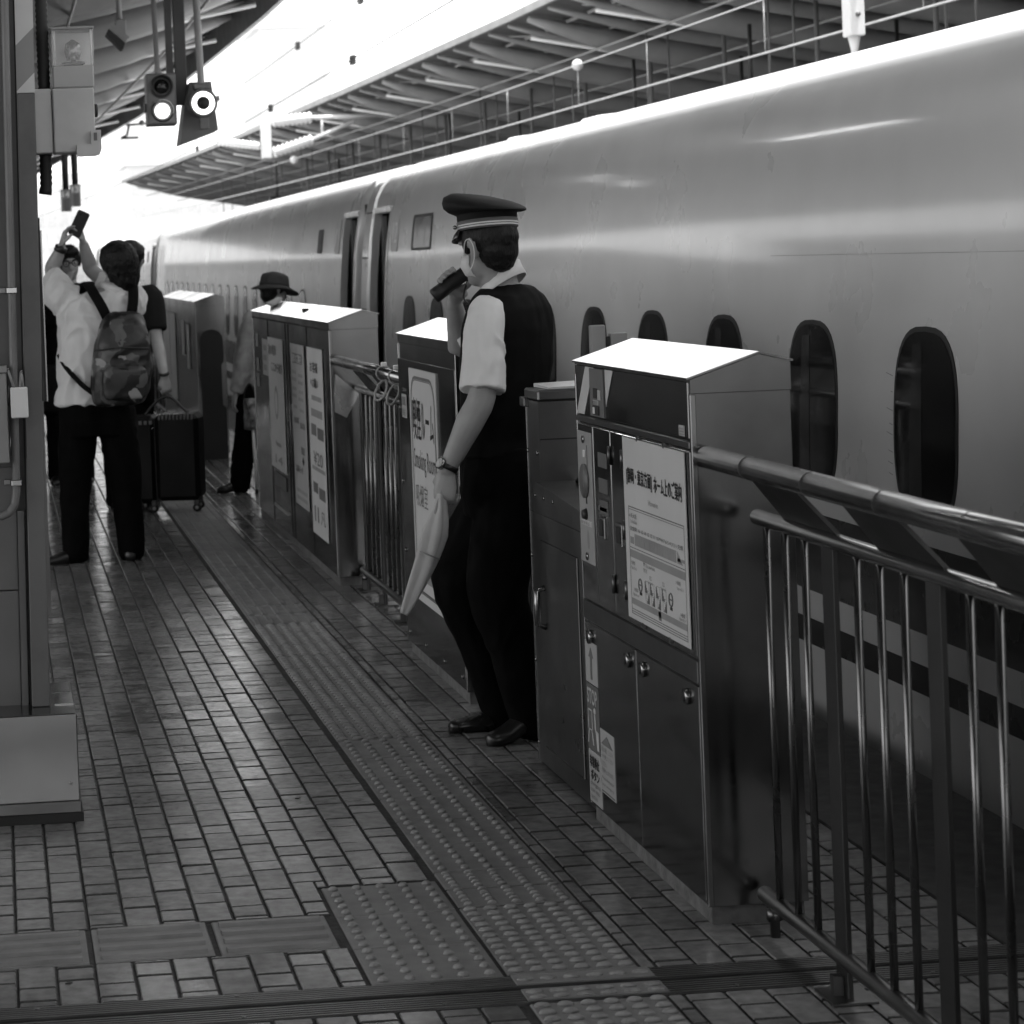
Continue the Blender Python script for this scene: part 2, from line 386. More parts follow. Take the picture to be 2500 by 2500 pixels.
# ---- a few scraps on the paving
for i, (x, y, lab) in enumerate(((0.262, 6.78, 'small dark leaf scrap lying right of the column plinth'), (0.845, 7.32, 'tiny black speck on the paving left of the dotted blocks'), (0.105, 5.56, 'thin dark scrap on the pavers below the ribbed blocks'))):
    o = MB().prism([(x-.008, y-.004), (x+.003, y-.006), (x+.009, y+.003), (x-.002, y+.006)], .0015, .004, 'z').build('litter_scrap', m_ink); tag(o, lab, 'litter')
# ================================================================ canopies
def bend(pts, y):
    """piecewise linear x of the canopy edge at distance y"""
    if y <= pts[0][1]: return pts[0][0]
    for (x0, y0), (x1, y1) in zip(pts, pts[1:]):
        if y <= y1: return x0+(x1-x0)*(y-y0)/(y1-y0)
    (x0, y0), (x1, y1) = pts[-2:]
    return x1+(x1-x0)*(y-y1)/(y1-y0)
NEAR_EDGE = [(3.44, 29.3), (3.31, 37), (3.09, 48.5), (2.5, 59), (1.76, 72.3), (0.8, 88)]
FAR_EDGE = [(9.0, 41), (8.6, 58), (8.0, 78), (7.2, 98), (6.3, 116)]
def canopy(name, label, edge, sgn, z_edge, drop, half, y0, y1, group, up=0.0):
    """sgn = direction from the track edge to the middle of the platform; V-shaped roof on round rafters"""
    root = thing(name, label, 'canopy', (bend(edge, 20)+sgn*half, 20, 0), group)
    ys = [y0+(y1-y0)*i/40 for i in range(41)]
    def prof(y):
        e = bend(edge, y); return [(e, z_edge), (e+sgn*half, z_edge-drop), (e+2*sgn*half, z_edge)]
    zb_ = z_edge; z_edge = z_edge+up
    t = MB(); R = [[(x, y, z) for x, z in prof(y)]+[(x, y, z+.06) for x, z in reversed(prof(y))] for y in ys]
    t.loft(R, True, sm=False); t.build('roof_deck', m_canopy, root)
    t = MB(); t.loft([[(bend(edge, y)-sgn*.02, y, zb_-.05*(up == 0)), (bend(edge, y)+sgn*.04, y, zb_-.05*(up == 0)), (bend(edge, y)+sgn*.04, y, z_edge+.08), (bend(edge, y)-sgn*.02, y, z_edge+.08)] for y in ys], True, sm=False)
    t.build('fascia', m_tubep if up == 0 else m_greyd, root)
    y = y0+2; i = 0
    while y < y1:
        p = prof(y); big = i % 3 == 0; r = .23 if big else .12; n_ = p[0]
        q = [(p[0][0]+sgn*.22, p[0][1]-.22*drop/half), p[1], (p[2][0]-sgn*.22, p[2][1]-.22*drop/half)]
        sl = drop/half; P_ = []; Q_ = []
        for k_, (f_, rr_) in enumerate(((.06, .25), (.5, .5), (1.5, .9), (2.2, 1.0), (half, 1.0))): P_.append((p[0][0]+sgn*f_, y, p[0][1]-f_*sl-.05-r*rr_)); Q_.append(r*rr_)
        for f_, rr_ in ((2.2, 1.0), (1.5, .9), (.5, .5), (.06, .25)): P_.append((p[2][0]-sgn*f_, y, p[2][1]-f_*sl-.05-r*rr_)); Q_.append(r*rr_)
        MB().tube(P_, Q_, 12).build('rafter', m_tubep, root)
        if big: MB().tube([(x, y+.55, z-.36) for x, z in q], .03, 6).build('tie_rod', m_white, root)
        y += 1.5; i += 1
    nP = 15
    for k in range(1, nP):
        f = k/nP*2*half; d_ = f if f <= half else 2*half-f
        MB().tube([(bend(edge, y)+sgn*f, y, z_edge-drop*d_/half-.055) for y in ys], .035, 6).build('purlin', m_tubep, root)
    for f in (1.1, 2.6, 4.2):                 # pipes and cables hung below the rafters
        MB().tube([(bend(edge, y)+sgn*f, y, z_edge-drop*f/half-.50) for y in ys], .018, 6).build('service_pipe', m_tubep, root)
    t = MB(); j = 0; y = y0+3
    while y < y1-3:                            # light bracing below the deck
        f0, f1 = .4, 1.9; za, zb = z_edge-drop*f0/half-.08, z_edge-drop*f1/half-.08
        t.tube([(bend(edge, y)+sgn*f0, y, za), (bend(edge, y+2.6)+sgn*f1, y+2.6, zb)], .018, 5); t.tube([(bend(edge, y+2.6)+sgn*f0, y+2.6, za), (bend(edge, y)+sgn*f1, y, zb)], .018, 5); y += 5.25
    tag(t.build('bracing', m_tubep, root), kind='stuff')
    return root
near_canopy = canopy('platform_canopy', 'dark platform roof on round rafters at the upper left', NEAR_EDGE, -1, 4.6, 1.1, 5.9, -14, 96, 'platform canopies', .46)
far_canopy = canopy('platform_canopy', 'long ribbed platform roof beyond the train, upper right', FAR_EDGE, 1, 5.6, 1.0, 5.4, -20, 117, 'platform canopies')
# columns of both platforms
cn = 0
for y in (15.5, 27, 38.5, 50, 61.5, 73, 84.5): 
    x = bend(FAR_EDGE, y)+5.4
    c = thing('canopy_column', f'grey canopy column of the opposite platform, number {cn+1} counted from the near end', 'column', (x, y, 0), 'columns of the opposite platform')
    MB().box(x-.16, x+.16, y-.16, y+.16, 0, 4.4, bev=.01).build('shaft', m_greyd, c); MB().box(x-.3, x+.3, y-.3, y+.3, 0, .35, bev=.01).build('base', m_concrete, c); cn += 1
# station wall that closes the view behind the opposite platform
w = thing('station_wall', 'grey station wall with bays behind the opposite platform', 'wall', (19.5, 60, 0))
MB().box(20.2, 20.6, -6, 150, 0, 3.1).build('wall_panel', m_grey, w)
for i in range(26): MB().box(20.05, 20.2, -2+i*6, -1.7+i*6, 0, 3.1, bev=.01).build('pier', m_greyd, w)
# unseen blocks added on our own platform to cut the light from the left
m_blocker = M('blocker_wall', .3, .5, dirt=.2)
for y0, y1, lab in ((-6, 1.5, 'nearest'), (13.5, 27, 'second'), (36, 50, 'third'), (55, 150, 'farthest and longest')):
    w = thing('light_blocker', f'{lab} grey block added out of view left of the column to cut side light', 'building', (-4.5, y0, 0), 'added light blockers')
    MB().box(-6.2, -3.0, y0, y1, 0, 2.6).build('wall', m_blocker, w); MB().box(-6.3, -2.9, y0-.1, y1+.1, 2.605, 2.75).build('roof', m_greyd, w)
    for i in range(int((y1-y0)/4.4)): MB().box(-3.0, -2.98, y0+1.2+i*4.4, y0+4+i*4.4, .9, 2.2).build('window', m_glass, w)
# things hung under the opposite roof
for i, (x, y, z, wd, ht, lab) in enumerate(((11.5, 33.0, 3.05, 2.6, .5, 'long dark hanging sign board under the far roof, nearest the right edge'), (11.2, 38.6, 3.05, 2.2, .42, 'dark hanging sign board under the far roof, above the two white roof humps'),
                                         (10.6, 52, 2.95, 1.9, .55, 'dark hanging board under the far roof, above the open train doors'), (9.6, 74, 2.95, 2.4, .6, 'farthest dark hanging board under the far roof'))):
    s = thing('hanging_board', lab, 'sign board', (x, y, z), 'boards hung under the far roof')
    MB().box(x-wd/2, x+wd/2, y-.12, y+.12, z, z+ht, bev=.01).build('panel', m_ink, s)
    for dx in (-.4, .4): MB().cyl((x+dx*wd, y, z+ht), (x+dx*wd, y, 4.6), .03, 8).build('hanger', m_black, s)
    MB().box(x-wd/2, x-wd/2+.25, y-.1, y+.1, z-1.6, z-.002).build('drop_panel', m_ink, s)
for i in range(14):
    y = 24+i*4.2; x = bend(FAR_EDGE, y)+2.2
    p = tag(MB().tube([(x, y, 4.9), (x, y, 3.2), (x+.02, y, 2.2)], .035, 6).build('hanging_pipe', m_greyd), f'thin dark hanger pipe under the far roof, {["nearest","second","third","fourth","fifth","sixth","seventh","eighth","ninth","tenth","eleventh","twelfth","thirteenth","farthest"][i]} in the row', 'pipe', 'hanger pipes under the far roof')
tr = thing('cable_tray', 'dark cable tray with hangers and loose cables under the far roof', 'cable tray', (10.4, 40, 3.4))
for dx in (0, .35): MB().tube([(bend(FAR_EDGE, y)+1.6+dx, y, 3.35) for y in [8+i*4 for i in range(27)]], .035, 6).build('tray_rail', m_greyd, tr)
for i in range(14):
    y = 14+i*6.2; x = bend(FAR_EDGE, y)+1.6; MB().tube([(x, y, 5.1), (x, y, 3.35), (x+.35, y, 3.35), (x+.35, y, 5.1)], .018, 5).build('tray_hanger', m_greyd, tr)
    if i % 2: MB().tube([(x+.35, y, 3.35), (x+.3, y+.4, 2.75), (x+.2, y+1.0, 2.5), (x+.1, y+1.4, 1.8)], .016, 5).build('loose_cable', m_black, tr)
rl = thing('far_railing', 'pale bar fence along the edge of the opposite platform', 'railing', (10.9, 40, 0))
for z in (1.9, 1.2): MB().tube([(bend(FAR_EDGE, y)+1.9, y, z) for y in [8+i*4 for i in range(27)]], .03, 6).build('rail', m_grey, rl)
for i in range(70): MB().box(bend(FAR_EDGE, 12+i*1.5)+1.86, bend(FAR_EDGE, 12+i*1.5)+1.94, 12+i*1.5, 12.85+i*1.5, 1.45, 2.1).build('panel', m_grey, rl)
# ================================================================ overhead wires
def wire(name, label, pts, r, mat): return tag(MB().tube(pts, r, 5, sm=True).build(name, mat), label, 'wire', 'overhead wires')
m_wire = M('skylit_wire', 0.7, 0.35, metal=0.6); m_wired = M('dull_wire', 0.06, 0.6)  # pale wire colour has the sky light on it painted in
def wbend(x, y): return x-(max(0, y-41)/75.)**1.5*2.6
ys = [6+i*4 for i in range(28)]
cw = empty('catenary', (8.7, 30, 0)); tag(cw, 'bright contact wire with droppers running above the train roof', 'wire')
MB().tube([(wbend(8.7, y), y, 3.72) for y in ys], .014, 6).build('contact_wire', m_wire, cw)
MB().tube([(wbend(8.7, y), y, 4.32) for y in ys], .009, 6).build('messenger_wire', m_wire, cw)
for y in (17.8, 22.2, 26.9, 31.85, 35.7, 40.7, 45.5, 50.5, 56): MB().cyl((wbend(8.7, y), y, 3.72), (wbend(8.7, y), y, 4.32), .006, 5).build('dropper', m_wire, cw)
MB().sphere((8.7, 35.7, 4.32), .085).build('insulator_ball', m_white, cw)
MB().sphere((wbend(8.7, 66), 66, 4.3), .11).build('insulator_ball', m_white, cw)
cw2 = empty('catenary', (4.6, 30, 0)); tag(cw2, 'thin dark pair of wires crossing the white sky gap', 'wire')
MB().tube([(4.5-(max(0, y-41)/75.)**1.5*2.4, y, 4.05) for y in ys], .009, 5).build('contact_wire', m_wired, cw2)
MB().tube([(4.78-(max(0, y-41)/75.)**1.5*2.4, y, 4.9) for y in ys], .007, 5).build('messenger_wire', m_wired, cw2)
for y, zz, x in ((31, 4.9, 4.78), (37.5, 4.9, 4.78), (49, 4.9, 4.6), (30, 4.05, 4.5), (39, 4.05, 4.5), (52, 4.05, 4.4)): MB().box(x-.03, x+.03, y-.1, y+.1, zz-.07, zz+.05, bev=.01).build('clamp', m_wired, cw2)
# drop post above the train roof at the top right
p = thing('overhead_hanger', 'white hanger post with bolted plate at the top right', 'post', (7.2, 20.3, 0))
MB().box(7.275, 7.405, 20.2, 20.4, 3.32, 4.6, bev=.01).build('bolted_plate', m_white, p); MB().tube([(7.34, 20.3, 3.32), (7.34, 20.3, 3.2), (7.34, 20.3, 2.4)], [.055, .03, .03], 10).build('rod', m_white, p)
t = MB()
for z in (3.5, 3.75, 4.0): t.cyl((7.34, 20.2, z), (7.34, 20.17, z), .02, 8)
t.build('bolts', m_greyd, p)
# bracket with white ribbed insulators over the far track
b = thing('insulator_bracket', 'white bracket with ribbed insulators in front of the far roof', 'overhead bracket', (6.8, 60, 0))
px, py = 6.78, 60
MB().box(px-.12, px+.12, py-.12, py+.12, 4.12, 5.1, bev=.02).build('post', m_white, b)
def insul(a, c, r0, n):
    a, c = Vector(a), Vector(c); pts = []; rs = []
    for i in range(n*2+1): pts.append(a+(c-a)*(i/(n*2))); rs.append(r0 if i % 2 else r0*.7)
    MB().tube(pts, rs, 12).build('insulator', m_white, b)
insul((px+.16, py, 5.0), (px+1.15, py, 5.08), .15, 9); insul((px+.16, py, 4.25), (px+1.15, py, 4.55), .15, 9); insul((px-.16, py, 4.42), (px-1.2, py, 4.58), .11, 11)
MB().tube([(px+1.15, py, 5.08), (px+2.9, py, 5.08)], .05, 8).build('arm', m_white, b); MB().tube([(px+1.15, py, 4.55), (px+2.2, py, 4.95)], .05, 8).build('arm', m_white, b)
MB().tube([(px-1.2, py, 4.58), (px-1.75, py, 4.62)], .04, 8).build('arm', m_white, b); MB().cyl((px+1.4, py, 4.62), (px+1.4, py, 5.08), .035, 6).build('strut', m_white, b)
# ================================================================ pale buildings beyond the tracks
m_bld = M('pale_facade', 0.85, 0.8, var=0.05, scale=.1); m_bwin = M('pale_windows', 0.77, 0.4)
def building(label, x0, x1, y0, y1, h, nx, nz):
    b = thing('building', label, 'building', ((x0+x1)/2, y0, -3), 'pale buildings beyond the station')
    MB().box(x0, x1, y0, y1, -3, h).build('wall', m_bld, b)
    MB().box(x0-.4, x1+.4, y0-.4, y1, h+.01, h+1.2).build('parapet', m_bld, b)
    me = None
    for i in range(nx):
        for j in range(nz):
            wx = x0+(i+.5)*(x1-x0)/nx; wz = 1+(j+.5)*(h-1)/nz; a = .36*(x1-x0)/nx; c = .33*(h-1)/nz
            if me is None: me = MB().box(-a, a, -.06, .12, -c, c).mesh('window'); me.materials.append(m_bwin)
            o = bpy.data.objects.new('window', me); COL.objects.link(o); o.parent = b; o.location = (wx-(x0+x1)/2, y0-y0, wz+3)
building('pale tower block with upright slots in the sky gap', 23.5, 29.5, 210, 225, 21.5, 9, 6)
building('long low pale block added to whiten the low sky gap above the far train roof', 13, 34, 232, 245, 11, 12, 3)  # added to fill the low sky gap with white
building('low pale block with small windows at the far end of the track', 2, 9, 250, 262, 10, 6, 4)
building('tall pale block partly behind the hanging signals', 10, 17, 260, 275, 19, 5, 8)
building('wide pale building seen low behind the raised phone', -3, 1.8, 240, 255, 5.5, 8, 3)
# ================================================================ the train
PROF = [(2.90, -1.05), (2.85, -.45), (2.832, -.05), (2.83, .187), (2.829, .28), (2.829, .38), (2.83, .66), (2.838, 1.0), (2.853, 1.34), (2.874, 1.62), (2.895, 1.80), (2.918, 1.94), (2.948, 2.06), (2.99, 2.145), (3.055, 2.218), (3.15, 2.277), (3.3, 2.325), (3.6, 2.365), (4.0, 2.382), (4.5, 2.388)]
def side_x(z):
    for (x0, z0), (x1, z1) in zip(PROF, PROF[1:]):
        if z0 <= z <= z1: return x0+(x1-x0)*(z-z0)/(z1-z0)
    return PROF[0][0]
def full_prof(inset=0.0):
    n = [(x+inset if x < 3.1 else x+inset*.3, z-(inset if x > 3.05 else 0)) for x, z in PROF]
    return n+[(9.0-x, z) for x, z in reversed(n[:-1])]
NP = len(PROF)
def panel(pts_fn, rows, cols, off):
    """surface patch on the train side: pts_fn(u) gives (z, ymin, ymax)"""
    R = []
    for i in range(rows+1):
        z, a, b = pts_fn(i/rows); R.append([(side_x(z)-off, a+(b-a)*j/cols, z) for j in range(cols+1)])
    return R
def win_rows(yc, zc, hw, hh, e=2.9):
    def f(u):
        t = math.cos(math.pi*(1-u)); w = hw*max(0.0, 1-abs(t)**e)**(1/e)
        return zc+hh*t, yc-w, yc+w
    return f
def patch(name, R, mat, parent, back=0.004):
    t = MB(); n = len(R[0]); t.loft(R, False, close=False, sm=True)
    rim = [p for p in R[0]]+[r[-1] for r in R[1:]]+[p for p in reversed(R[-1])][1:]+[r[0] for r in reversed(R[1:-1])]
    t.loft([rim, [(p[0]+back+.01, p[1], p[2]) for p in rim]], False, sm=False)
    return t.build(name, mat, parent)
def rect_rows(y0, y1, z0, z1, r=.03):
    def f(u):
        z = z0+(z1-z0)*u; d = min(z-z0, z1-z); k = 0 if d >= r else r-math.sqrt(max(0, r*r-(r-d)**2)); return z, y0+k, y1-k
    return f
win_mesh = {}
def window(yc, parent, hw=.262, z0=.715, z1=1.337):
    zc, hh = (z0+z1)/2, (z1-z0)/2
    if 'w' not in win_mesh:
        a = MB(); R = panel(win_rows(0, zc, hw, hh), 22, 4, .003); a.loft(R, False, close=False)
        rim = [r[0] for r in R]+[r[-1] for r in reversed(R)]; a.loft([rim, [(p[0]+.012, p[1], p[2]) for p in rim]], False, sm=False)
        g = MB(); R = panel(win_rows(0, zc, hw-.016, hh-.016), 20, 4, .0045); g.loft(R, False, close=False)
        win_mesh['w'] = a.mesh('window'); win_mesh['w'].materials.append(m_rubber); win_mesh['g'] = g.mesh('pane'); win_mesh['g'].materials.append(m_glass)
        s = MB(); R = panel(lambda u: (zc+hh*.52+u*.008, -hw*.86, hw*.86), 1, 2, .0055); s.loft(R, False, close=False); win_mesh['s'] = s.mesh('blind_edge'); win_mesh['s'].materials.append(m_ink)
    o = bpy.data.objects.new('window', win_mesh['w']); COL.objects.link(o); o.parent = parent; o.location = (-parent.location.x, yc-parent.location.y, -parent.location.z)
    g = bpy.data.objects.new('pane', win_mesh['g']); COL.objects.link(g); g.parent = o
    if 'c' not in win_mesh:
        q = MB(); q.loft(panel(lambda u: (zc-hh*.86+u*hh*1.68, .02, .13-.03*u), 6, 2, .0058), False, close=False); win_mesh['c'] = q.mesh('curtain'); win_mesh['c'].materials.append(M('curtain_behind_glass', .03, .12, var=.3, scale=5))
    c = bpy.data.objects.new('curtain', win_mesh['c']); COL.objects.link(c); c.parent = o
    return o
def car(label, y0, y1, wins, doors, hood=None, num=None, dest=None, slim=None, xoff=0.0):
    root = thing('train_car', label, 'train car', (4.5, (y0+y1)/2, -1.3), 'cars of the white train')
    ys = sorted(set([y0, y0+.08, y1-.08, y1]+[v for d in doors for v in d]+[y0+(y1-y0)*i/12 for i in range(1, 12)]))
    fp = full_prof(); fi = full_prof(.05); t = MB()
    rings = [(y, fi if y in (y0, y1) else fp) for y in ys]
    zi0, zi1 = 2, 11      # the door opening spans these profile points
    for (ya, pa), (yb, pb) in zip(rings, rings[1:]):
        for i in range(len(fp)-1):
            if any(abs(ya-d[0]) < 1e-6 and abs(yb-d[1]) < 1e-6 for d in doors) and zi0 <= i < zi1: continue
            mi = 1 if i in (3, 5) or (len(fp)-2-i) in (3, 5) else 0
            t.add([(pa[i][0], ya, pa[i][1]), (pb[i][0], yb, pb[i][1]), (pb[i+1][0], yb, pb[i+1][1]), (pa[i+1][0], ya, pa[i+1][1])], [(0, 1, 2, 3)], mi, True)
    for y, p in ((y0, fi), (y1, fi)): t.add([(q[0], y, q[1]) for q in p], [tuple(range(len(p)))], 0, False)
    o = t.build('body', [m_train, m_stripe], root)
    bmx = bmesh.new(); bmx.from_mesh(o.data); bmesh.ops.remove_doubles(bmx, verts=bmx.verts[:], dist=1e-5); bmesh.ops.recalc_face_normals(bmx, faces=bmx.faces[:]); bmx.to_mesh(o.data); bmx.free()
    for y in wins: window(y, root)
    for a, b in doors:
        v = MB()                      # vestibule behind the open door
        v.add([(2.9, a-.15, -.06), (5.9, a-.15, -.06), (5.9, b+.15, -.06), (2.9, b+.15, -.06), (2.95, a-.15, 2.03), (5.9, a-.15, 2.03), (5.9, b+.15, 2.03), (2.95, b+.15, 2.03)],
              [(0, 1, 2, 3), (4, 7, 6, 5), (0, 4, 5, 1), (3, 2, 6, 7), (1, 5, 6, 2)])
        v.build('vestibule', m_interior, root)
        f = MB()                      # door surround that follows the side
        for yy, s in ((a, -1), (b, 1)):
            f.loft([[(side_x(z)-.006, yy+s*.045, z), (side_x(z)-.006, yy-s*.002, z), (side_x(z)+.05, yy-s*.002, z), (side_x(z)+.05, yy+s*.045, z)] for z in [-.05+i*.2 for i in range(11)]], True, sm=False)
        f.box(side_x(1.93)-.007, side_x(1.93)+.06, a-.045, b+.045, 1.935, 1.985, bev=.008)
        f.build('door_frame', m_train, root)
        MB().tube([(2.93, a+.06, .1), (2.93, a+.06, 1.75)], .014, 8).build('grab_rail', m_tubesteel, root)
        MB().box(2.955, 2.99, b-.06, b+.2, -.02, 1.92).build('door_leaf', m_grey, root)
    if hood:
        h = MB(); hp = [(x+.022, z) for x, z in PROF]; hp = hp+[(9-x, z) for x, z in reversed(hp[:-1])]; R = [[(x, y, z) for x, z in hp] for y in (hood[0], hood[1])]
        h.loft(R, False, close=False, sm=True); ho = h.build('gangway_hood', m_train, root)
        for z in (.55, 1.2, 1.6, 1.95):
            MB().loft([[(side_x(zz)+.0215, y, zz) for zz in (z, z+.012)] for y in (hood[0]+.01, hood[1]-.01)], False, close=False).build('seam', m_ink, root)
        mid = hood[1]+.02
        MB().loft([[(x+.12, y, z-(.08 if x > 3 else 0)) for x, z in full_prof()] for y in (hood[1], mid+.06)], False, close=False).build('gap_bellows', m_rubber, root)
    if num:
        y, s = num; q = patch('number_plate', panel(rect_rows(y-.14, y+.14, 1.648, 1.936), 10, 2, .004), M('number_plate_grey', 0.4, .4), root)
        z0 = 1.71; R_ = Vector((0, -1, 0)); U_ = Vector((side_x(1.9)-side_x(1.7), 0, .2)); text(s, (side_x(z0)-.0065, y+.10, z0), R_, U_, .2, .15, m_white, root, 'car_number')
    if dest:
        a, b = dest; patch('destination_display', panel(rect_rows(a, b, 1.648, 1.892, .02), 8, 3, .005), m_ink, root)
        patch('display_screen', panel(rect_rows(a+.02, b-.09, 1.665, 1.872, .012), 8, 3, .0065), M('display_glass', 0.09, 0.2), root)
    if slim:
        a, b = slim; patch('side_display', panel(rect_rows(a, b, 1.66, 1.87, .02), 8, 2, .005), m_ink, root)
    return root
w1 = [16.80-1.0495*i for i in range(15)]
car1 = car('nearest white train car with large dark rounded windows', -5.8, 18.82, w1, [(17.86, 18.56)], (18.82, 19.2), (17.53, '12'), (16.05, 16.80))
car2 = car('second white train car beyond the narrow gap', 19.28, 43.3, [22.7+1.0495*i for i in range(18)], [(19.46, 20.16)], (43.3, 43.75), (20.5, '11'), None, (21.45, 21.75))
car3 = car('third white train car, blurred, behind the photographer', 43.85, 68.0, [47.0+1.0495*i for i in range(18)], [(44.2, 44.9)], (68.0, 68.5), None, None, (45.9, 46.2))
car4 = car('farthest white train car, mostly hidden by the raised phone', 68.6, 92.6, [72.0+1.0495*i for i in range(18)], [])
for i, (y0, y1) in enumerate(((14.5, 16.6), (17.5, 19.7))):
    pass
for y0, y1 in ((14.7, 16.2), (17.2, 18.5)):
    t = MB(); 
    t.loft([[(3.75, y, 2.36), (3.85, y, 2.36+h*.8), (4.1, y, 2.36+h), (4.9, y, 2.36+h), (5.15, y, 2.36+h*.8), (5.25, y, 2.36)] for y, h in ((y0, .02), (y0+.35, .10), (y0+.6, .12), (y1-.5, .12), (y1, .03))], True, sm=True)
    t.build('roof_fairing', m_train, car1)
# faint seams and a scuff on the near car
for z in (1.585,): 
    pass
MB().loft([[(side_x(zz)-.0008, y, zz) for zz in (1.562, 1.564)] for y in (-5, 8.9)], False, close=False).build('panel_seam', m_inkl, car1)
# the hanging-side lamps of the canopy that light the platform and glint along the train

rs = random.Random(11)
for i in range(9):
    z = .80+i*.045+rs.uniform(-.012, .012); ln = rs.uniform(.015, .06)
    MB().loft([[(side_x(zz)-.001, y, zz+(y-7.63)*.15) for zz in (z, z+.0022)] for y in (7.63, 7.63+ln)], False, close=False).build('scuff', m_inkg, car1)
# ================================================================ steel cabinets in the fence line
RY, UZ = (0, -1, 0), (0, 0, 1)
FX = 1.63
def ptxt(s, y, z, w, h, mat, parent, x=FX, off=.0035, name='lettering', bold=0.0):
    """lettering on a face that looks at the platform: y = left edge as read, z = lower edge"""
    return text(s, (x-off, y, z), RY, UZ, w, h, mat, parent, name, bold)
def plate(name, mat, parent, y0, y1, z0, z1, off=.003, th=.004, x=FX): return MB().box(x-off, x-off+th, y0, y1, z0, z1, bev=.0008).build(name, mat, parent)
PROFILE = [(1.63, 1.298), (1.80, 1.352), (1.875, 1.332)]
def cabinet(label, y0, y1, seams, seamY=(), cat='cabinet', top=None):
    c = thing('platform_cabinet', label, cat, (1.75, (y0+y1)/2, 0), 'steel cabinets in the fence line')
    MB().box(1.632, 1.873, y0, y1, .045, 1.2645, bev=.001).build('body', m_steel, c)
    MB().box(1.640, 1.865, y0+.012, y1-.012, 0, .044).build('plinth', m_concrete, c)
    t = MB().prism([(1.63, 1.265), (1.875, 1.265), (1.875, 1.332), (1.80, 1.352), (1.63, 1.297)], y0-.002, y1+.002, 'y'); t.build('lid', m_steel, c)
    ln = math.hypot(.17, .055); nx, nz = -.055/ln, .17/ln
    ys = [y0-.004]+list(seamY)+[y1+.004]
    for a, b in zip(ys, ys[1:]):
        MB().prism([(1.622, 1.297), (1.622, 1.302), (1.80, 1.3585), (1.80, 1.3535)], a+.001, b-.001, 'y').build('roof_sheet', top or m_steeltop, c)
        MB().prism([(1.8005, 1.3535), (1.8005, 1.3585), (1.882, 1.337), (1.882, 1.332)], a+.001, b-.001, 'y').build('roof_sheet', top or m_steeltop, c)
    for y in (y0, y1):
        for x in (1.632,): MB().box(x-.004, x+.010, y-.0045 if y == y0 else y-.006, y+.006 if y == y0 else y+.0045, .045, 1.262, bev=.0015).build('edge_trim', m_tubesteel, c)
    return c
def door(parent, y0, y1, z0, z1, name='door'):
    return MB().box(1.6275, 1.636, y0+.0025, y1-.0025, z0+.0025, z1-.0025, bev=.0022).build(name, m_steel, parent)
# ---- nearest cabinet
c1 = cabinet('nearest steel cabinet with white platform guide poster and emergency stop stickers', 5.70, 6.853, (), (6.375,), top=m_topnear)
MB().box(1.626, 1.64, 5.712, 6.842, 1.133, 1.150, bev=.002).build('ledge', m_steel2, c1)
MB().box(1.626, 1.64, 5.712, 6.842, .573, .628, bev=.002).build('ledge', m_steel2, c1)
d = [door(c1, 6.665, 6.842, .635, 1.129), door(c1, 6.475, 6.663, .635, 1.129), door(c1, 6.34, 6.473, .635, 1.129), door(c1, 5.712, 6.338, .635, 1.129, 'poster_case')]
dl = [door(c1, 6.287, 6.842, .052, .57), door(c1, 5.712, 6.285, .052, .57)]
door(c1, 5.712, 6.842, 1.153, 1.2945, 'upper_panel')
for y, z0, z1 in ((6.475, 1.045, 1.075), (6.34, 1.045, 1.075), (6.475, .70, .73), (6.34, .70, .73), (6.34, .86, .89)): MB().tube([(1.624, y, z0-.01), (1.624, y, z1+.01)], .006, 8).build('hinge', m_steel2, c1)
for y in (6.585, 6.40):
    p = MB().box(1.622, 1.629, y-.033, y+.033, .825, .885, bev=.002).build('latch', m_tubesteel, c1); MB().box(1.6205, 1.6225, y-.02, y+.02, .833, .876).build('recess', m_ink, p)
for y in (6.777, 6.364, 6.212, 5.809):
    p = MB().tube([(1.628, y, .528), (1.618, y, .528)], [.021, .019], 18).build('lock', m_tubesteel, c1); MB().tube([(1.6175, y, .528), (1.6165, y, .528)], .012, 14).build('keyhole', m_ink, p)
# grey switch strip on the left door
g = plate('switch_plate', M('switch_plate_enamel', 0.38, 0.4, dirt=.1), c1, 6.676, 6.836, .738, 1.106, .006)
t = MB().tube([(1.6235, 6.757, .968), (1.618, 6.757, .968)], .048, 26); t.build('speaker_disc', m_greyd, c1)
for z in (1.085, .757):
    MB().tube([(1.6235, 6.757, z), (1.6195, 6.757, z)], .011, 12).build('screw', m_tubesteel, c1)
MB().tube([(1.6235, 6.757, .875), (1.612, 6.757, .875)], [.017, .012], 14).build('key_switch', m_black, c1)
plate('switch_label', m_paper, c1, 6.70, 6.815, .842, .858, .0068, .002); ptxt('非常停止', 6.81, .845, .1, .010, m_inkg, c1, off=.0092)
MB().prism([(6.744+.013*math.cos(a)+.0, .805+.028*math.sin(a)) for a in [i*math.pi/8 for i in range(16)]], 1.6235, 1.6245, 'x').build('oval_mark', m_inkl, c1)
MB().box(1.6225, 1.624, 6.742, 6.752, .905, .926).build('hook_mark', m_ink, c1)
plate('clear_tab', m_white, c1, 6.745, 6.765, 1.035, 1.055, .009, .003); MB().box(1.6225, 1.624, 6.722, 6.728, .98, 1.07).build('groove', m_inkg, c1)
for z in (1.06, .99, .93): plate('old_sticker', M('old_sticker_grey', .12, .5), c1, 6.515, 6.61, z-.04, z, .0045, .002)
plate('old_label', m_inkl, c1, 6.53, 6.62, .90, .912, .0045, .002)
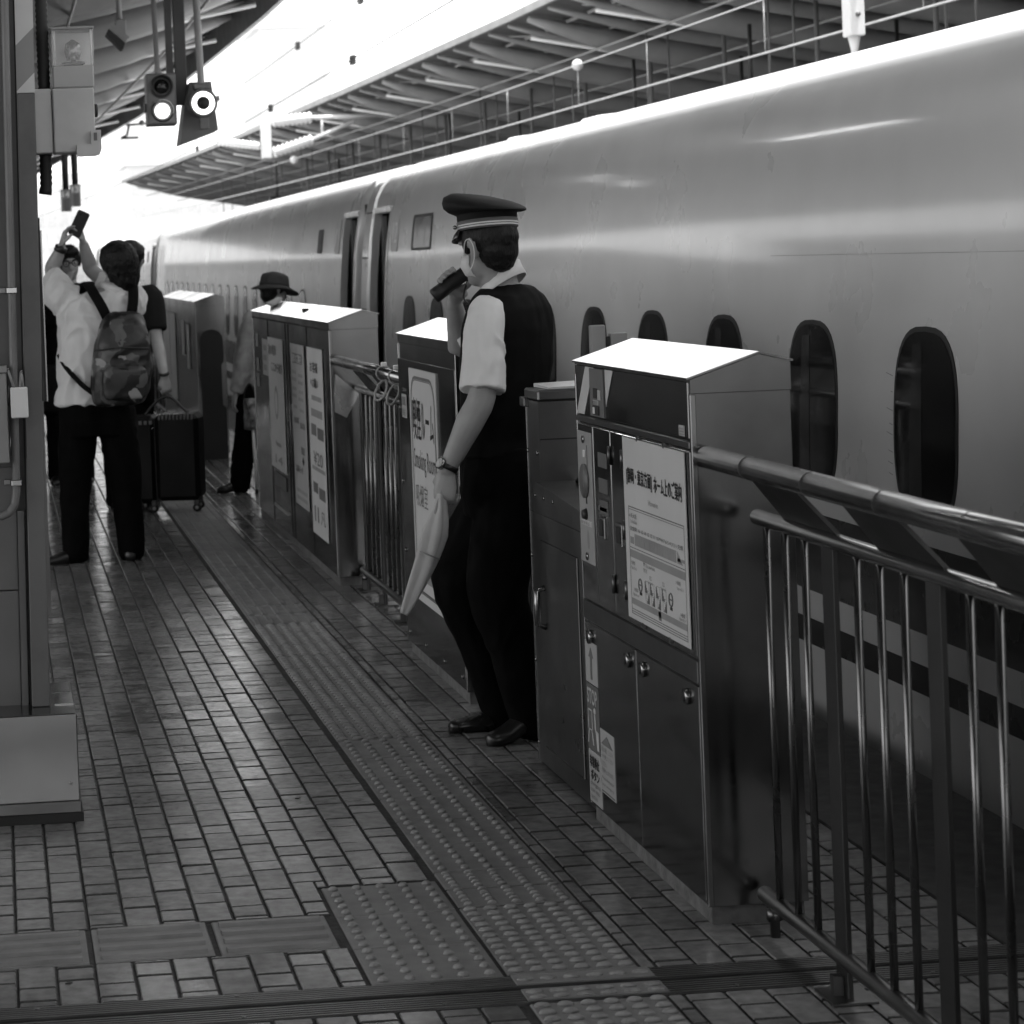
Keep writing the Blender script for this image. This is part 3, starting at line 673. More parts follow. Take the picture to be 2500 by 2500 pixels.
# slanted white marks and the small indicator panel near the top
m_wm = M('white_tape', .6, .45)
MB().prism([(6.712, 1.290), (6.622, 1.290), (6.74, 1.156), (6.828, 1.156)], 1.6245, 1.6265, 'x').build('white_tape_mark', m_wm, c1)
MB().prism([(6.494, 1.290), (6.408, 1.290), (6.492, 1.190)], 1.6245, 1.6265, 'x').build('white_tape_mark', m_wm, c1)
plate('indicator_panel', m_greyd, c1, 6.505, 6.655, 1.158, 1.288, .009, .008)
plate('indicator_window', m_ink, c1, 6.565, 6.61, 1.208, 1.236, .011, .002); plate('indicator_sticker', m_paper2, c1, 6.53, 6.562, 1.205, 1.232, .011, .002)
plate('switch_caption', m_paper2, c1, 6.555, 6.615, 1.190, 1.203, .011, .002); ptxt('確認灯', 6.612, 1.1915, .054, .010, m_ink, c1, off=.0135)
plate('switch_base', m_ink, c1, 6.55, 6.615, 1.163, 1.188, .013, .004); plate('switch_rocker', m_white, c1, 6.585, 6.603, 1.166, 1.184, .0155, .003)
plate('corner_sticker', m_paper2, c1, 5.742, 5.79, 1.160, 1.186, .0055, .002)
for z in (1.163, 1.170, 1.177): plate('sticker_line', m_inkl, c1, 5.747, 5.785, z, z+.003, .0075, .002)
# the guide poster
PO = tag(MB().box(1.6225, 1.6262, 5.748, 6.325, .650, 1.122, bev=.001).build('guide_poster', m_paper, c1))
pt = lambda s, y, z, w, h, m=m_ink, b=0.0: text(s, (1.6216, y, z), RY, UZ, w, h, m, PO, 'lettering', b)
def pl(y0, y1, z0, z1, m): return MB().box(1.6217, 1.6222, y0, y1, z0, z1).build('print_block', m, PO)
pt('[静岡・東京方面]', 6.29, 1.000, .245, .046, m_ink, .0009); pt('ホーム上のご案内', 6.025, 1.000, .25, .044, m_ink, .0009)
pt('Information', 6.085, .963, .09, .014, m_inkl)
for a, b in ((.942, .9446), (.9365, .938), (.837, .839), (.676, .678), (.670, .672), (.664, .666)): pl(5.767, 6.285, a, b, m_inkg)
for y in (5.767, 6.283): pl(y, y+.002, .664, .942, m_inkg)
pt('←新大阪', 6.28, .915, .075, .013); pt('For Shin-Osaka', 6.265, .902, .06, .009, m_inkg)
pt('自由席 16 15 14 13 12 11 10 9 8 7 6 5 4 3 2 1 先頭', 6.272, .882, .49, .012, m_ink)
for i in range(16): pl(5.845+i*.0243, 5.845+i*.0243+.0225, .846, .876, m_inkl)
pl(5.772, 5.835, .852, .860, m_inkl); pl(6.24, 6.275, .848, .866, m_inkl)
MB().prism([(5.835, .846), (5.835, .876), (5.80, .852), (5.785, .846)], 1.6217, 1.6222, 'x').build('train_nose_print', m_inkl, PO)
pl(5.770, 6.281, .812, .832, m_inkl); pl(5.770, 6.281, .690, .706, m_inkl)
pt('15番線', 6.275, .793, .04, .011, m_inkg); pt('Platform No. 15', 6.275, .781, .055, .008, m_inkg)
pt('▼ You are here', 6.155, .800, .11, .011, m_inkg); pt('現在地', 6.155, .786, .035, .011, m_inkg)
pt('14番線', 5.855, .793, .04, .011, m_inkg); pt('Platform No. 14', 5.845, .781, .055, .008, m_inkg)
pt('南口', 6.10, .772, .02, .012, m_inkg); pt('South exit', 6.115, .762, .045, .008, m_inkg); pt('北口', 5.98, .772, .02, .012, m_inkg); pt('North exit', 5.995, .762, .045, .008, m_inkg)
def stair(y, z, flip):
    s = 1 if flip else -1
    for k in range(4): MB().box(1.6217, 1.6222, y+s*k*.006, y+s*(k*.006)+.005, z, z+.007*(k+1)).build('stair_print', m_inkg, PO)
for y in (6.125, 6.075, 6.02, 5.965):
    for z, fl in ((.735, y > 6.05), (.712, y < 6.05)):
        for a, b, c, d_ in ((y-.016, y+.016, z-.003, z-.0022), (y-.016, y+.016, z+.030, z+.0308), (y-.016, y-.0152, z-.003, z+.03), (y+.0152, y+.016, z-.003, z+.03)): pl(a, b, c, d_, m_inkl)
    stair(y, .735, True); stair(y, .709, False)
for y in (6.19, 5.905):
    MB().torus((1.6218, y, .748), (1, 0, 0), .016, .0022, 20, 4).build('no_smoking_print', m_inkg, PO); pl(y-.014, y+.014, .746, .750, m_inkg); pl(y-.011, y+.011, .722, .730, m_ink)
pt('14番線', 6.255, .725, .04, .011, m_inkg); pt('Platform No. 14', 6.265, .713, .055, .008, m_inkg)
pl(6.00, 6.024, .682, .704, m_inkg)
pt('14番線', 5.825, .718, .04, .011, m_inkg); pt('Platform No. 14', 5.835, .709, .055, .008, m_inkg)
for y in (6.18, 5.93):
    for z in (1.1265, .6445): MB().box(1.622, 1.6275, y-.006, y+.006, z-.008, z+.008).build('clip', m_steel2, c1)
# emergency stop stickers
m_red = M('red_sticker', .13, .45)
a = plate('arrow_sticker', m_paper2, c1, 6.708, 6.842, .395, .513, .0045, .003)
MB().prism([(6.785, .408), (6.785, .470), (6.803, .470), (6.775, .498), (6.747, .470), (6.765, .470), (6.765, .408)], 1.6245, 1.6254, 'x').build('arrow', m_greyd, c1)
a = plate('stop_sticker', m_red, c1, 6.706, 6.843, .205, .392, .0045, .003)
ptxt('STOP', 6.83, .338, .11, .042, m_wm, c1, off=.0055, bold=.0014)
for pts in ([(6.828, .318), (6.785, .318), (6.785, .262), (6.828, .262)],): 
    for (y0, z0), (y1, z1) in zip(pts, pts[1:]+pts[:1]): MB().box(1.6242, 1.6252, min(y0, y1)-.003, max(y0, y1)+.003, min(z0, z1)-.002, max(z0, z1)+.002).build('train_pictogram', m_wm, c1)
MB().box(1.6242, 1.6252, 6.79, 6.823, .288, .310).build('train_pictogram', m_red if False else m_greyd, c1)
for s in ((6.822, .262, 6.835, .222), (6.79, .262, 6.777, .222)):
    MB().prism([(s[0]-.004, s[1]), (s[0]+.004, s[1]), (s[2]+.004, s[3]), (s[2]-.004, s[3])], 1.6242, 1.6252, 'x').build('track_pictogram', m_wm, c1)
MB().prism([(6.752+.012*math.cos(q), .322+.009*math.sin(q)) for q in [i*math.pi/6 for i in range(12)]], 1.6242, 1.6252, 'x').build('person_pictogram', m_wm, c1)
MB().prism([(6.757, .312), (6.746, .312), (6.742, .27), (6.716, .266), (6.716, .215), (6.735, .215), (6.745, .262), (6.756, .272)], 1.6242, 1.6252, 'x').build('person_pictogram', m_wm, c1)
a = plate('button_sticker', m_paper2, c1, 6.706, 6.843, .056, .203, .0045, .003)
ptxt('非常停止', 6.828, .157, .105, .032, m_ink, c1, off=.0055, bold=.0012); ptxt('ボタン', 6.82, .122, .095, .028, m_ink, c1, off=.0055, bold=.0012)
ptxt('Emergency', 6.828, .101, .11, .017, m_inkg, c1, off=.0055); ptxt('train stop', 6.828, .083, .1, .015, m_inkg, c1, off=.0055); ptxt('button', 6.826, .067, .07, .013, m_inkg, c1, off=.0055)
a = plate('notice_sticker', m_paper2, c1, 6.55, 6.70, .108, .287, .0045, .003)
MB().prism([(6.687, .247), (6.563, .247), (6.625, .275)], 1.6242, 1.6252, 'x').build('arrowhead', m_inkg, c1)
for i, s in enumerate(('緊急の場合、このスイ', 'ッチを押してください', 'ください。', '列車が止まります。', 'Press the button', 'in an emergency')):
    z = .226-i*.0195; ptxt(s, 6.69, z, .128 if i != 2 else .06, .014 if i < 4 else .009, m_inkg, c1, off=.0055)
MB().box(1.6242, 1.6252, 6.555, 6.695, .113, .117).build('rule', m_inkg, c1)
# ---- cabinet with the smoking room sign
c2 = cabinet('steel cabinet with a big white smoking room sign behind the officer', 8.68, 9.93, ())
MB().box(1.6265, 1.631, 8.69, 9.92, .05, 1.20, bev=.001).build('front_panel', m_steel, c2)
for y in (8.75, 9.1, 9.5, 9.87):
    for z in (.09,): MB().tube([(1.6262, y, z), (1.6225, y, z)], .009, 10).build('bolt', m_tubesteel, c2)
for z in (.42, .70, 1.0): MB().tube([(1.6262, 9.90, z), (1.6225, 9.90, z)], .009, 10).build('bolt', m_tubesteel, c2)
S = plate('smoking_sign', m_paper, c2, 9.05, 9.64, .258, 1.172, .009, .006)
def outline(y0, y1, z0, z1, r, w, x0, x1, mat, parent, name):
    def rr(i): 
        pts = []
        for (cy, cz, a0) in ((y1-r, z1-r, 0), (y0+r, z1-r, 90), (y0+r, z0+r, 180), (y1-r, z0+r, 270)):
            for k in range(5): a = math.radians(a0+k*22.5); pts.append((cy+(r-i)*math.cos(a), cz+(r-i)*math.sin(a)))
        return pts
    o, i_ = rr(0), rr(w); n = len(o); t = MB()
    for x in (x0,):
        vs = [(x, p[0], p[1]) for p in o]+[(x, p[0], p[1]) for p in i_]; t.add(vs, [(k, (k+1) % n, n+(k+1) % n, n+k) for k in range(n)])
    return t.build(name, mat, parent)
outline(9.08, 9.61, .29, 1.145, .10, .012, 1.6204, 0, m_inkg, S, 'border_line'); outline(9.095, 9.595, .30, 1.132, .09, .004, 1.6204, 0, m_inkg, S, 'border_line')
sx = lambda s, y, z, w, h, m=m_ink, b=0.0: text(s, (1.6202, y, z), RY, UZ, w, h, m, S, 'lettering', b)
sx('喫煙ルーム', 9.575, .895, .46, .165, m_ink, .0006); sx('Smoking Room', 9.575, .76, .47, .10, m_ink); sx('吸烟室', 9.56, .635, .26, .09, m_inkg)
MB().box(1.6202, 1.6208, 9.10, 9.59, .345, .43).build('grey_band', m_inkl, S)
plate('contact_label', m_paper2, c2, 9.72, 9.83, .965, 1.06, .009, .003)
for i in range(3): plate('label_block', m_inkg, c2, 9.735+i*.03, 9.755+i*.03, 1.015, 1.05, .0105, .003)
ptxt('連絡先', 9.822, .975, .09, .028, m_inkg, c2, off=.012); ptxt('ご案内', 9.83, 1.07, .1, .015, m_inkl, c2, off=.006)
# ---- long cabinet with posters
c3 = cabinet('long steel cabinet with three tall paper posters on its side', 12.0, 15.62, (), (13.78,))
for y in (12.9, 13.72, 13.85, 14.75): MB().box(1.6285, 1.634, y, y+.006, .05, 1.262).build('seam', m_ink, c3)
MB().box(1.6275, 1.64, 12.0, 15.62, 1.258, 1.266).build('lid_gap', m_ink, c3)
def poster(y0, y1, z0, z1, name='poster', m=None): return plate(name, m or m_paper, c3, y0, y1, z0, z1, .006, .004)
cx = lambda s, y, z, w, h, m=m_ink, b=.0006: text(s, (1.6232, y, z), RY, UZ, w, h, m, c3, 'lettering', b)
def cb(y0, y1, z0, z1, m): return MB().box(1.6233, 1.6239, y0, y1, z0, z1).build('print_block', m, c3)
poster(14.74, 15.03, .92, 1.14, 'notice', m_paper2)
for i in range(3): cb(14.80, 14.97, .95+i*.06, .985+i*.06, m_inkl)
poster(13.98, 14.72, .385, 1.16); cx('次の電車', 14.68, 1.055, .40, .065, m_inkg); cx('ここから後方', 14.55, .96, .55, .06, m_inkg); cx('Next train', 14.45, .525, .25, .03, m_inkl); cx('14', 14.5, .42, .35, .05, m_inkl)
MB().prism([(14.36+.09*math.cos(a), .78+.10*math.sin(a)) for a in [i*math.pi/10 for i in range(20)]], 1.6233, 1.6238, 'x').build('round_print', m_inkl, c3)
MB().prism([(14.36+.06*math.cos(a), .78+.07*math.sin(a)) for a in [i*math.pi/10 for i in range(20)]], 1.6226, 1.6231, 'x').build('round_print', m_paper, c3)
poster(13.0, 13.58, .268, 1.156, 'poster', m_paper2); cb(13.08, 13.5, 1.05, 1.105, m_inkg); cx('座席のご案内', 13.53, 1.055, .42, .045, m_paper, .001)
for i, (z, wd) in enumerate(((.99, .18), (.95, .2), (.90, .17), (.86, .2), (.80, .16))): cb(13.36, 13.36+wd, z, z+.018, m_inkl); cb(13.08, 13.08+wd, z-.01, z+.008, m_inkl)
cx('自由席', 13.5, .72, .2, .035, m_inkg); cx('指定席', 13.25, .70, .2, .035, m_inkg); cb(13.1, 13.25, .56, .60, m_inkg); cx('◆', 13.22, .50, .1, .05, m_ink); cx('お知らせ', 13.5, .45, .3, .04, m_inkg)
cb(13.06, 13.5, .34, .36, m_inkl); cb(13.06, 13.5, .30, .32, m_inkl)
poster(12.27, 12.86, .18, 1.157); cx('お客様', 12.74, 1.03, .3, .055, m_ink); cx('へお願い', 12.74, .95, .3, .05, m_ink); cb(12.34, 12.72, .885, .91, m_inkl)
cb(12.58, 12.78, .70, .76, m_inkg); cb(12.30, 12.54, .69, .75, m_greyd); cb(12.32, 12.76, .80, .84, m_inkl); cx('¥20', 12.72, .55, .35, .07, m_inkg); cb(12.30, 12.80, .52, .54, m_inkl)
cb(12.6, 12.78, .40, .455, m_greyd); cb(12.32, 12.56, .38, .44, m_greyd); cx('Ⅱ', 12.76, .25, .16, .08, m_inkg); cx('凡', 12.52, .25, .18, .07, m_inkg)
for y, z in ((15.35, 1.13), (15.35, .98), (15.35, .88)): plate('old_sticker', m_inkl, c3, y-.06, y+.06, z-.05, z+.03, .004, .003)
plate('lower_notice', m_inkg, c3, 14.05, 14.62, .28, .36, .004, .003); MB().box(1.6225, 1.631, 14.0, 14.66, .15, .165).build('lower_rail', m_paper2, c3)
MB().prism([(1.645, .95), (1.655, 1.045), (1.768, .943), (1.70, .83), (1.645, .86)], 11.985, 11.9985, 'y').build('light_plate', M('plate_polish', .5, .3, metal=.8), c3)
# ---- far cabinet
c4 = cabinet('far steel cabinet with light panels, behind the suitcase', 20.1, 24.1, (), (22.0,))
for a, b in ((23.1, 23.98), (22.35, 23.05)): plate('light_panel', m_paper2, c4, a, b, .38, 1.165, .006, .004)
for y, z0, z1 in ((21.3, .82, 1.12), (20.75, .72, 1.1)): plate('caption', m_paper2, c4, y, y+.28, z0, z1, .006, .004)
MB().prism([(1.66, .0), (1.66, .98)]+[(1.755-.095*math.cos(a), .98+.09*math.sin(a)) for a in [i*math.pi/8 for i in range(1, 8)]]+[(1.85, .98), (1.85, .80), (1.83, .78), (1.83, .45), (1.86, .42), (1.86, .0)], 20.085, 20.098, 'y').build('rubber_edge', m_rubber, c4)
# ================================================================ fences
def fence(label, y0, y1, posts, cover=True):
    f = thing('railing', label, 'railing', (1.74, (y0+y1)/2, 0), 'steel railings between the cabinets')
    MB().tube([(1.665, y0, 1.113), (1.665, y1, 1.113)], .0265, 20).build('handrail', m_tubesteel, f)
    MB().tube([(1.75, y0, .977), (1.75, y1-.10, .977)], .0185, 16, round_ends=True).build('middle_rail', m_tubesteel, f)
    MB().tube([(1.75, y0, .083), (1.75, y1-.05, .083)], .019, 16, round_ends=True).build('bottom_rail', m_steel2, f)
    bar = MB().tube([(0, 0, .098), (0, 0, .962)], .0088, 10).mesh('bar'); bar.materials.append(m_bar)
    for p in posts:
        q = MB().box(1.742, 1.754, p-.036, p+.036, 0, .962, bev=.0015).build('post', m_postd, f)
        MB().box(1.70, 1.80, p-.06, p+.06, 0, .007, bev=.001).build('post_foot', m_steel2, f)
        MB().box(1.7195, 1.741, p-.012, p+.012, .007, .05).build('foot_rib', m_steel2, f)
        for k in (1, 2, 3):
            y = p+.036+k*.132
            if y < y1-.06:
                o = bpy.data.objects.new('bar', bar); COL.objects.link(o); o.parent = f; o.location = (1.75-f.location.x, y-f.location.y, 0)
        if p+.30 < y1:
            s = MB(); a, b = p+.0, p+.30
            s.add([(1.672, a, 1.09), (1.672, b, 1.09), (1.754, b, .985), (1.756, a-.05, .985), (1.762, a-.06, .94), (1.762, a-.02, .90),
                   (1.678, a, 1.096), (1.678, b, 1.096), (1.760, b, .991), (1.762, a-.05, .991), (1.768, a-.06, .94), (1.768, a-.02, .90)],
                  [(0, 1, 2, 3), (6, 9, 8, 7), (0, 6, 7, 1), (1, 7, 8, 2), (2, 8, 9, 3), (3, 9, 6, 0)])
            s.build('infill_plate', m_postd, f)
    t = MB()
    for y in [y0+.45+i*.42 for i in range(int((y1-y0-.4)/.42)+1)]:
        if y < y1-.1: t.torus((1.665, y, 1.113), (0, 1, 0), .0266, .0006, 24, 6)
    tag(t.build('weld_seams', m_greyd, f), kind='stuff')
    for y in (y1-.12,): MB().tube([(1.75, y, .0), (1.75, y, .04), (1.75, y, .041), (1.75, y, .066)], [.012, .012, .02, .02], 10).build('adjuster_foot', m_steel2, f)
    return f
fence('near steel railing with polished handrail at the lower right', 2.4, 5.697, [5.10-.592*i for i in range(5)])
fence('steel railing between the smoking room cabinet and the poster cabinet', 9.935, 11.995, [10.1, 10.69, 11.28, 11.8])
fence('far steel railing beyond the far cabinet', 24.105, 34.0, [24.4+.592*i for i in range(16)])
# long flat infill of the railing end at the poster cabinet
# ---- plastic rings hooked on the middle railing
for i, (y, lab) in enumerate(((10.55, 'left one of two pale plastic strap rings hooked on the railing'), (10.22, 'right one of two pale plastic strap rings hooked on the railing'))):
    r = thing('strap_ring', lab, 'strap', (1.665, y, 1.1), 'strap rings on the railing')
    MB().torus((1.665, y, 1.110), (.15, 1, 0), .0315, .0035, 24, 8).build('strap_loop', m_paper2, r)
    t = MB(); c = Vector((1.650, y, 1.035)); vs = []
    t.tube([(c.x+.022*math.cos(a)+.016*math.sin(a), y+.006*math.sin(a), c.z+.042*math.sin(a)) for a in [k*2*math.pi/24 for k in range(25)]], .0048, 8, cap=False); t.build('handle_ring', m_paper2, r)
    MB().box(1.655, 1.68, y-.012, y+.012, 1.138, 1.158, bev=.003).build('clip', m_white, r)
# ================================================================ litter bin between officer and nearest cabinet
b = thing('litter_bin', 'dark steel litter bin with sloping hatch left of the nearest cabinet', 'litter bin', (1.78, 7.27, 0))
MB().prism([(6.905, .012), (7.64, .012), (7.64, 1.15), (7.462, 1.15), (7.462, .90), (6.905, .865)], 1.655, 1.95, 'x').build('body', m_steel2, b)
MB().prism([(7.52, .868), (7.50, .885), (7.462, .903), (6.90, .868), (6.90, .852), (7.52, .852)], 1.640, 1.96, 'x').build('hatch_rim', m_steel2, b)
MB().box(1.652, 1.96, 7.455, 7.648, 1.152, 1.186, bev=.006).build('lid', m_steel2, b)
MB().box(1.640, 1.658, 7.60, 7.665, 1.128, 1.158, bev=.003).build('lid_clip', m_steel2, b)
MB().box(1.6525, 1.6545, 6.92, 7.63, .80, .803).build('seam', m_ink, b)
dd = MB().box(1.650, 1.656, 7.01, 7.49, .075, .722, bev=.002).build('door', m_steel2, b)
MB().box(1.6493, 1.6498, 7.03, 7.505, .0755, .081).build('seam', m_ink, b)
MB().tube([(1.65, 7.445, .578), (1.625, 7.445, .57), (1.625, 7.445, .465), (1.65, 7.445, .457)], .010, 10).build('handle', m_tubesteel, b)
MB().box(1.656, 1.97, 7.458, 7.4605, 1.032, 1.036).build('seam', m_ink, b)
MB().box(1.73, 1.92, 7.0, 7.40, .872, .892).build('hatch_slot', m_ink, b)
MB().tube([(1.76, 7.42, .905), (1.76, 7.33, .93), (1.76, 7.15, .918), (1.76, 7.10, .89)], .008, 10).build('hatch_handle', m_tubesteel, b)
for y, z in ((7.625, .99), (7.49, .99), (7.625, .66), (7.625, .33), (7.625, .07)): MB().tube([(1.656, y, z), (1.650, y, z)], .007, 8).build('rivet', m_tubesteel, b)
for y in (7.48, 7.36, 7.24): MB().tube([(1.6405, y, .862), (1.637, y, .862)], .006, 8).build('rivet', m_tubesteel, b)
MB().box(1.6525, 1.657, 7.632, 7.6425, .012, 1.15, bev=.001).build('edge_trim', m_tubesteel, b)
pp = tag(MB().add([(1.69, 7.47, 1.1875), (1.86, 7.47, 1.1875), (1.88, 7.63, 1.1875), (1.68, 7.63, 1.1875), (1.69, 7.47, 1.193), (1.86, 7.47, 1.197), (1.88, 7.63, 1.204), (1.68, 7.63, 1.199)], [(0, 3, 2, 1), (4, 5, 6, 7), (0, 1, 5, 4), (1, 2, 6, 5), (2, 3, 7, 6), (3, 0, 4, 7)]).build('paper_sheet', m_paper), 'white folded paper lying on the litter bin lid', 'paper')
# things seen behind and on the cabinets
q = thing('leaflet_box', 'small pale leaflet box sticking up behind the nearest cabinet', 'box', (1.93, 7.69, 1.2))
MB().box(1.882, 1.930, 7.68, 7.71, .9, 1.372, bev=.003).build('board', m_grey, q); MB().box(1.931, 1.944, 7.68, 7.71, .9, 1.335, bev=.002).build('black_edge', m_ink, q); MB().box(1.945, 2.0, 7.68, 7.71, .9, 1.345, bev=.003).build('side_board', m_grey, q)
t = MB(); rr = random.Random(5)
for i in range(4): 
    y = 15.05+i*.1; x = 1.70+i*.018; t.add([(x, y, 1.334+i*.006), (x+.05, y+.03, 1.352+i*.006), (x+.04, y+.16, 1.366+i*.003), (x-.02, y+.14, 1.345)], [(0, 1, 2, 3)])
o = t.build('crumpled_rag', m_paper2); tag(o, 'crumpled pale rag lying on the roof of the poster cabinet', 'rag')
sol = o.modifiers.new('thick', 'SOLIDIFY'); sol.thickness = .012
o = tag(MB().prism([(1.70, 13.60), (1.715, 13.55), (1.735, 13.57), (1.73, 13.66), (1.71, 13.68)], 1.332, 1.342, 'z').build('fallen_leaf', m_ink), 'dark leaf lying on the white roof of the poster cabinet', 'leaf')
# ================================================================ roof column at the left with its fittings
LEAN = 0.0147
def lean(o):
    for v in o.data.vertices: v.co.x += LEAN*(v.co.z-.318)
    return o
m_colp = M('column_paint', 0.14, 0.5, var=0.15, scale=7, dirt=.35, dscale=2.5, stretch=(1, 1, .25))
m_coll = M('column_band_light', 0.6, 0.45, var=.06); m_cold = M('column_band_dark', 0.26, 0.45, var=.06)
k = thing('canopy_column', 'steel roof column at the left edge on a stainless plinth', 'column', (-.1, 7.45, 0))
lean(MB().box(.062, .1155, 7.32, 7.60, .318, 2.144, bev=.003).build('flange', m_colp, k))
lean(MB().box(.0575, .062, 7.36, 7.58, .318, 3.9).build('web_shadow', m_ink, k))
lean(MB().box(-.55, .0575, 7.40, 7.56, .318, 3.9).build('web', m_colp, k))
lean(MB().box(-.06, .030, 7.372, 7.40, .318, .66).build('access_cover', m_greyd, k)); lean(MB().box(-.06, .030, 7.378, 7.40, .664, 1.03).build('access_cover', m_greyd, k))
lean(MB().box(.0325, .052, 7.36, 7.40, .318, .9).build('cover_strip', m_greyd, k))
# diagonal warning bands on the upper flange
x0, x1 = .062, .1155
def band(za, zb, wl, wr, m):    # za/wl left heights, zb/wr right heights
    o = MB().prism([(x0, za), (x1, zb), (x1, wr), (x0, wl)], 7.32, 7.60, 'y').build('warning_band', m, k); lean(o)
lean(MB().prism([(x0, 2.1445), (x1, 2.1445), (x1, 2.204), (x0, 2.150)], 7.32, 7.60, 'y').build('warning_band', m_coll, k))
z = 2.150; zz = 2.204; c_ = 0
for i in range(9): band(z, zz, z+.136, zz+.134, m_cold if i % 2 == 0 else m_coll); z += .136; zz += .134
# plinth
MB().box(-.9, .190, 7.185, 7.74, .062, .318, bev=.003).build('plinth', m_plinth, k)
MB().box(-.9, .193, 7.180, 7.74, .029, .063, bev=.002).build('plinth_lip', m_steel2, k)
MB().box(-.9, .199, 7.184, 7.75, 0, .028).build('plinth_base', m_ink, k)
MB().box(.13, .18, 7.55, 7.72, .3185, .3205).build('plinth_plate', m_steeltop, k); MB().box(.13, .185, 7.34, 7.53, .3185, .3205).build('plinth_plate', m_steeltop, k)
MB().tube([(.165, 7.186, .115), (.165, 7.181, .115)], .005, 10).build('screw', m_tubesteel, k)
# flexible conduits
def conduit(pts, r, pitch, mat, name='conduit', seg=12):
    P = []; R = []; pts = [Vector(p) for p in pts]
    for a, b in zip(pts, pts[1:]):
        n = max(2, int((b-a).length/pitch))
        for i in range(n): P.append(a+(b-a)*(i/n)); R.append(r if len(P) % 2 else r*.86)
    P.append(pts[-1]); R.append(r)
    return MB().tube(P, R, seg).build(name, mat, k)
m_cond = M('grey_conduit', .2, .4, dirt=.15)
bendp = [(.0415, 7.30, 1.0), (.0405, 7.30, .96), (.034, 7.30, .925), (.018, 7.30, .902), (-.004, 7.30, .892), (-.08, 7.30, .89)]
conduit([(.066, 7.30, 2.6), (.050, 7.30, 1.55)]+bendp, .0125, .0042, m_cond)
conduit([(.176, 7.46, 3.2), (.1735, 7.46, 2.163)], .0195, .0085, m_rubber); conduit([(.170, 7.46, 1.965), (.168, 7.46, 1.87), (.164, 7.46, 1.845)], .0195, .0085, m_rubber)
for z in (.99, 1.56):
    MB().box(.0425+(z-.99)*.0147-.0155, .0425+(z-.99)*.0147+.0155, 7.285, 7.315, z-.009, z+.009, bev=.002).build('clamp', m_tubesteel, k); MB().box(.006+(z-.99)*.0147, .026+(z-.99)*.0147, 7.33, 7.34, z-.009, z+.009, bev=.002).build('clamp_foot', m_steel2, k)
# junction box and pen holder
MB().box(-.25, .024, 7.26, 7.36, 1.052, 1.318, bev=.003).build('junction_box', m_grey, k); MB().box(-.25, .0265, 7.255, 7.36, 1.319, 1.338, bev=.002).build('box_hood', m_grey, k)
for z in (1.10, 1.25): MB().tube([(.0275, 7.275, z-.028), (.0275, 7.275, z+.028)], .0035, 8).build('hinge', m_steel2, k)
ph = thing('pen_holder', 'small white pen holder on the column with two pens', 'pen holder', (.058, 7.27, 1.18))
MB().box(.034, .085, 7.245, 7.285, 1.184, 1.274, bev=.003).build('cup', m_white, ph)
for i, (a, b_) in enumerate((((.046, 7.262, 1.27), (.030, 7.262, 1.325)), ((.062, 7.262, 1.27), (.068, 7.262, 1.318)), ((.072, 7.267, 1.27), (.069, 7.267, 1.312)))):
    pn = MB().tube([a, b_], .004, 8).build('pen', m_grey, ph); MB().tube([b_, tuple(Vector(b_)+(Vector(b_)-Vector(a))*.12)], .0042, 8).build('pen_cap', m_tubesteel, pn)
# emergency beacon box hung on the column
e = thing('beacon_box', 'grey box with a clear rotating beacon fixed to the column', 'beacon', (.24, 7.45, 2.0))
m_box = M('box_enamel', .55, .42, var=.08, dirt=.12, dscale=5)
MB().box(.140, .193, 7.41, 7.52, 1.967, 2.161, bev=.003).build('back_box', m_box, e)
MB().box(.1955, .3215, 7.40, 7.53, 1.966, 2.160, bev=.004).build('main_box', m_box, e)
MB().box(.199, .3235, 7.402, 7.52, 2.1605, 2.228, bev=.004).build('lamp_base', M('lamp_base_enamel', .42, .42), e)
m_clear = bpy.data.materials.new('clear_acrylic'); m_clear.use_nodes = True
nb = m_clear.node_tree.nodes['Principled BSDF']; nb.inputs['Alpha'].default_value = .2; nb.inputs['Roughness'].default_value = .06; nb.inputs['Base Color'].default_value = (.8, .8, .8, 1)
t = MB(); t.box(.2, .3255, 7.404, 7.407, 2.229, 2.336); t.box(.2, .203, 7.4075, 7.5145, 2.229, 2.336); t.box(.3225, .3255, 7.4075, 7.5145, 2.229, 2.336)
t.build('clear_cover', m_clear, e); MB().box(.2, .3255, 7.515, 7.518, 2.229, 2.336).build('pale_fill_back', M('pale_fill_panel', .85, .5), e); MB().box(.198, .3275, 7.402, 7.52, 2.3365, 2.345, bev=.002).build('cover_top', m_grey, e)  # pale back panel added to brighten the inside of the clear cover
MB().tube([(.265, 7.46, 2.230), (.265, 7.46, 2.236), (.265, 7.46, 2.237), (.265, 7.46, 2.242)], [.030, .030, .036, .036], 18).build('lamp_socket', m_black, e)
MB().tube([(.265, 7.46, 2.243), (.265, 7.46, 2.268)], .008, 10).build('bulb_base', m_tubesteel, e)
t = MB(); t.tube([(.265, 7.475, 2.25), (.265, 7.475, 2.275), (.265, 7.475, 2.30), (.265, 7.475, 2.312)], [.020, .026, .022, .004], 16); t.build('reflector', m_tubesteel, e)
for x in (.2075, .318): MB().tube([(x, 7.411, 2.23), (x, 7.411, 2.335)], .0035, 8).build('cover_rib', m_white, e)
MB().tube([(.322, 7.46, 2.093), (.331, 7.46, 2.093), (.333, 7.46, 2.093)], [.020, .020, .016], 16).build('push_button', m_black, e)
MB().prism([(.306, 2.03), (.336, 2.03), (.336, 1.972), (.330, 1.957), (.316, 1.953), (.262, 1.953), (.262, 1.988), (.306, 1.988)], 7.37, 7.398, 'y').build('elbow_cover', m_box, e)
MB().box(.314, .324, 7.3675, 7.3695, 1.998, 2.022).build('elbow_window', m_greyd, e)
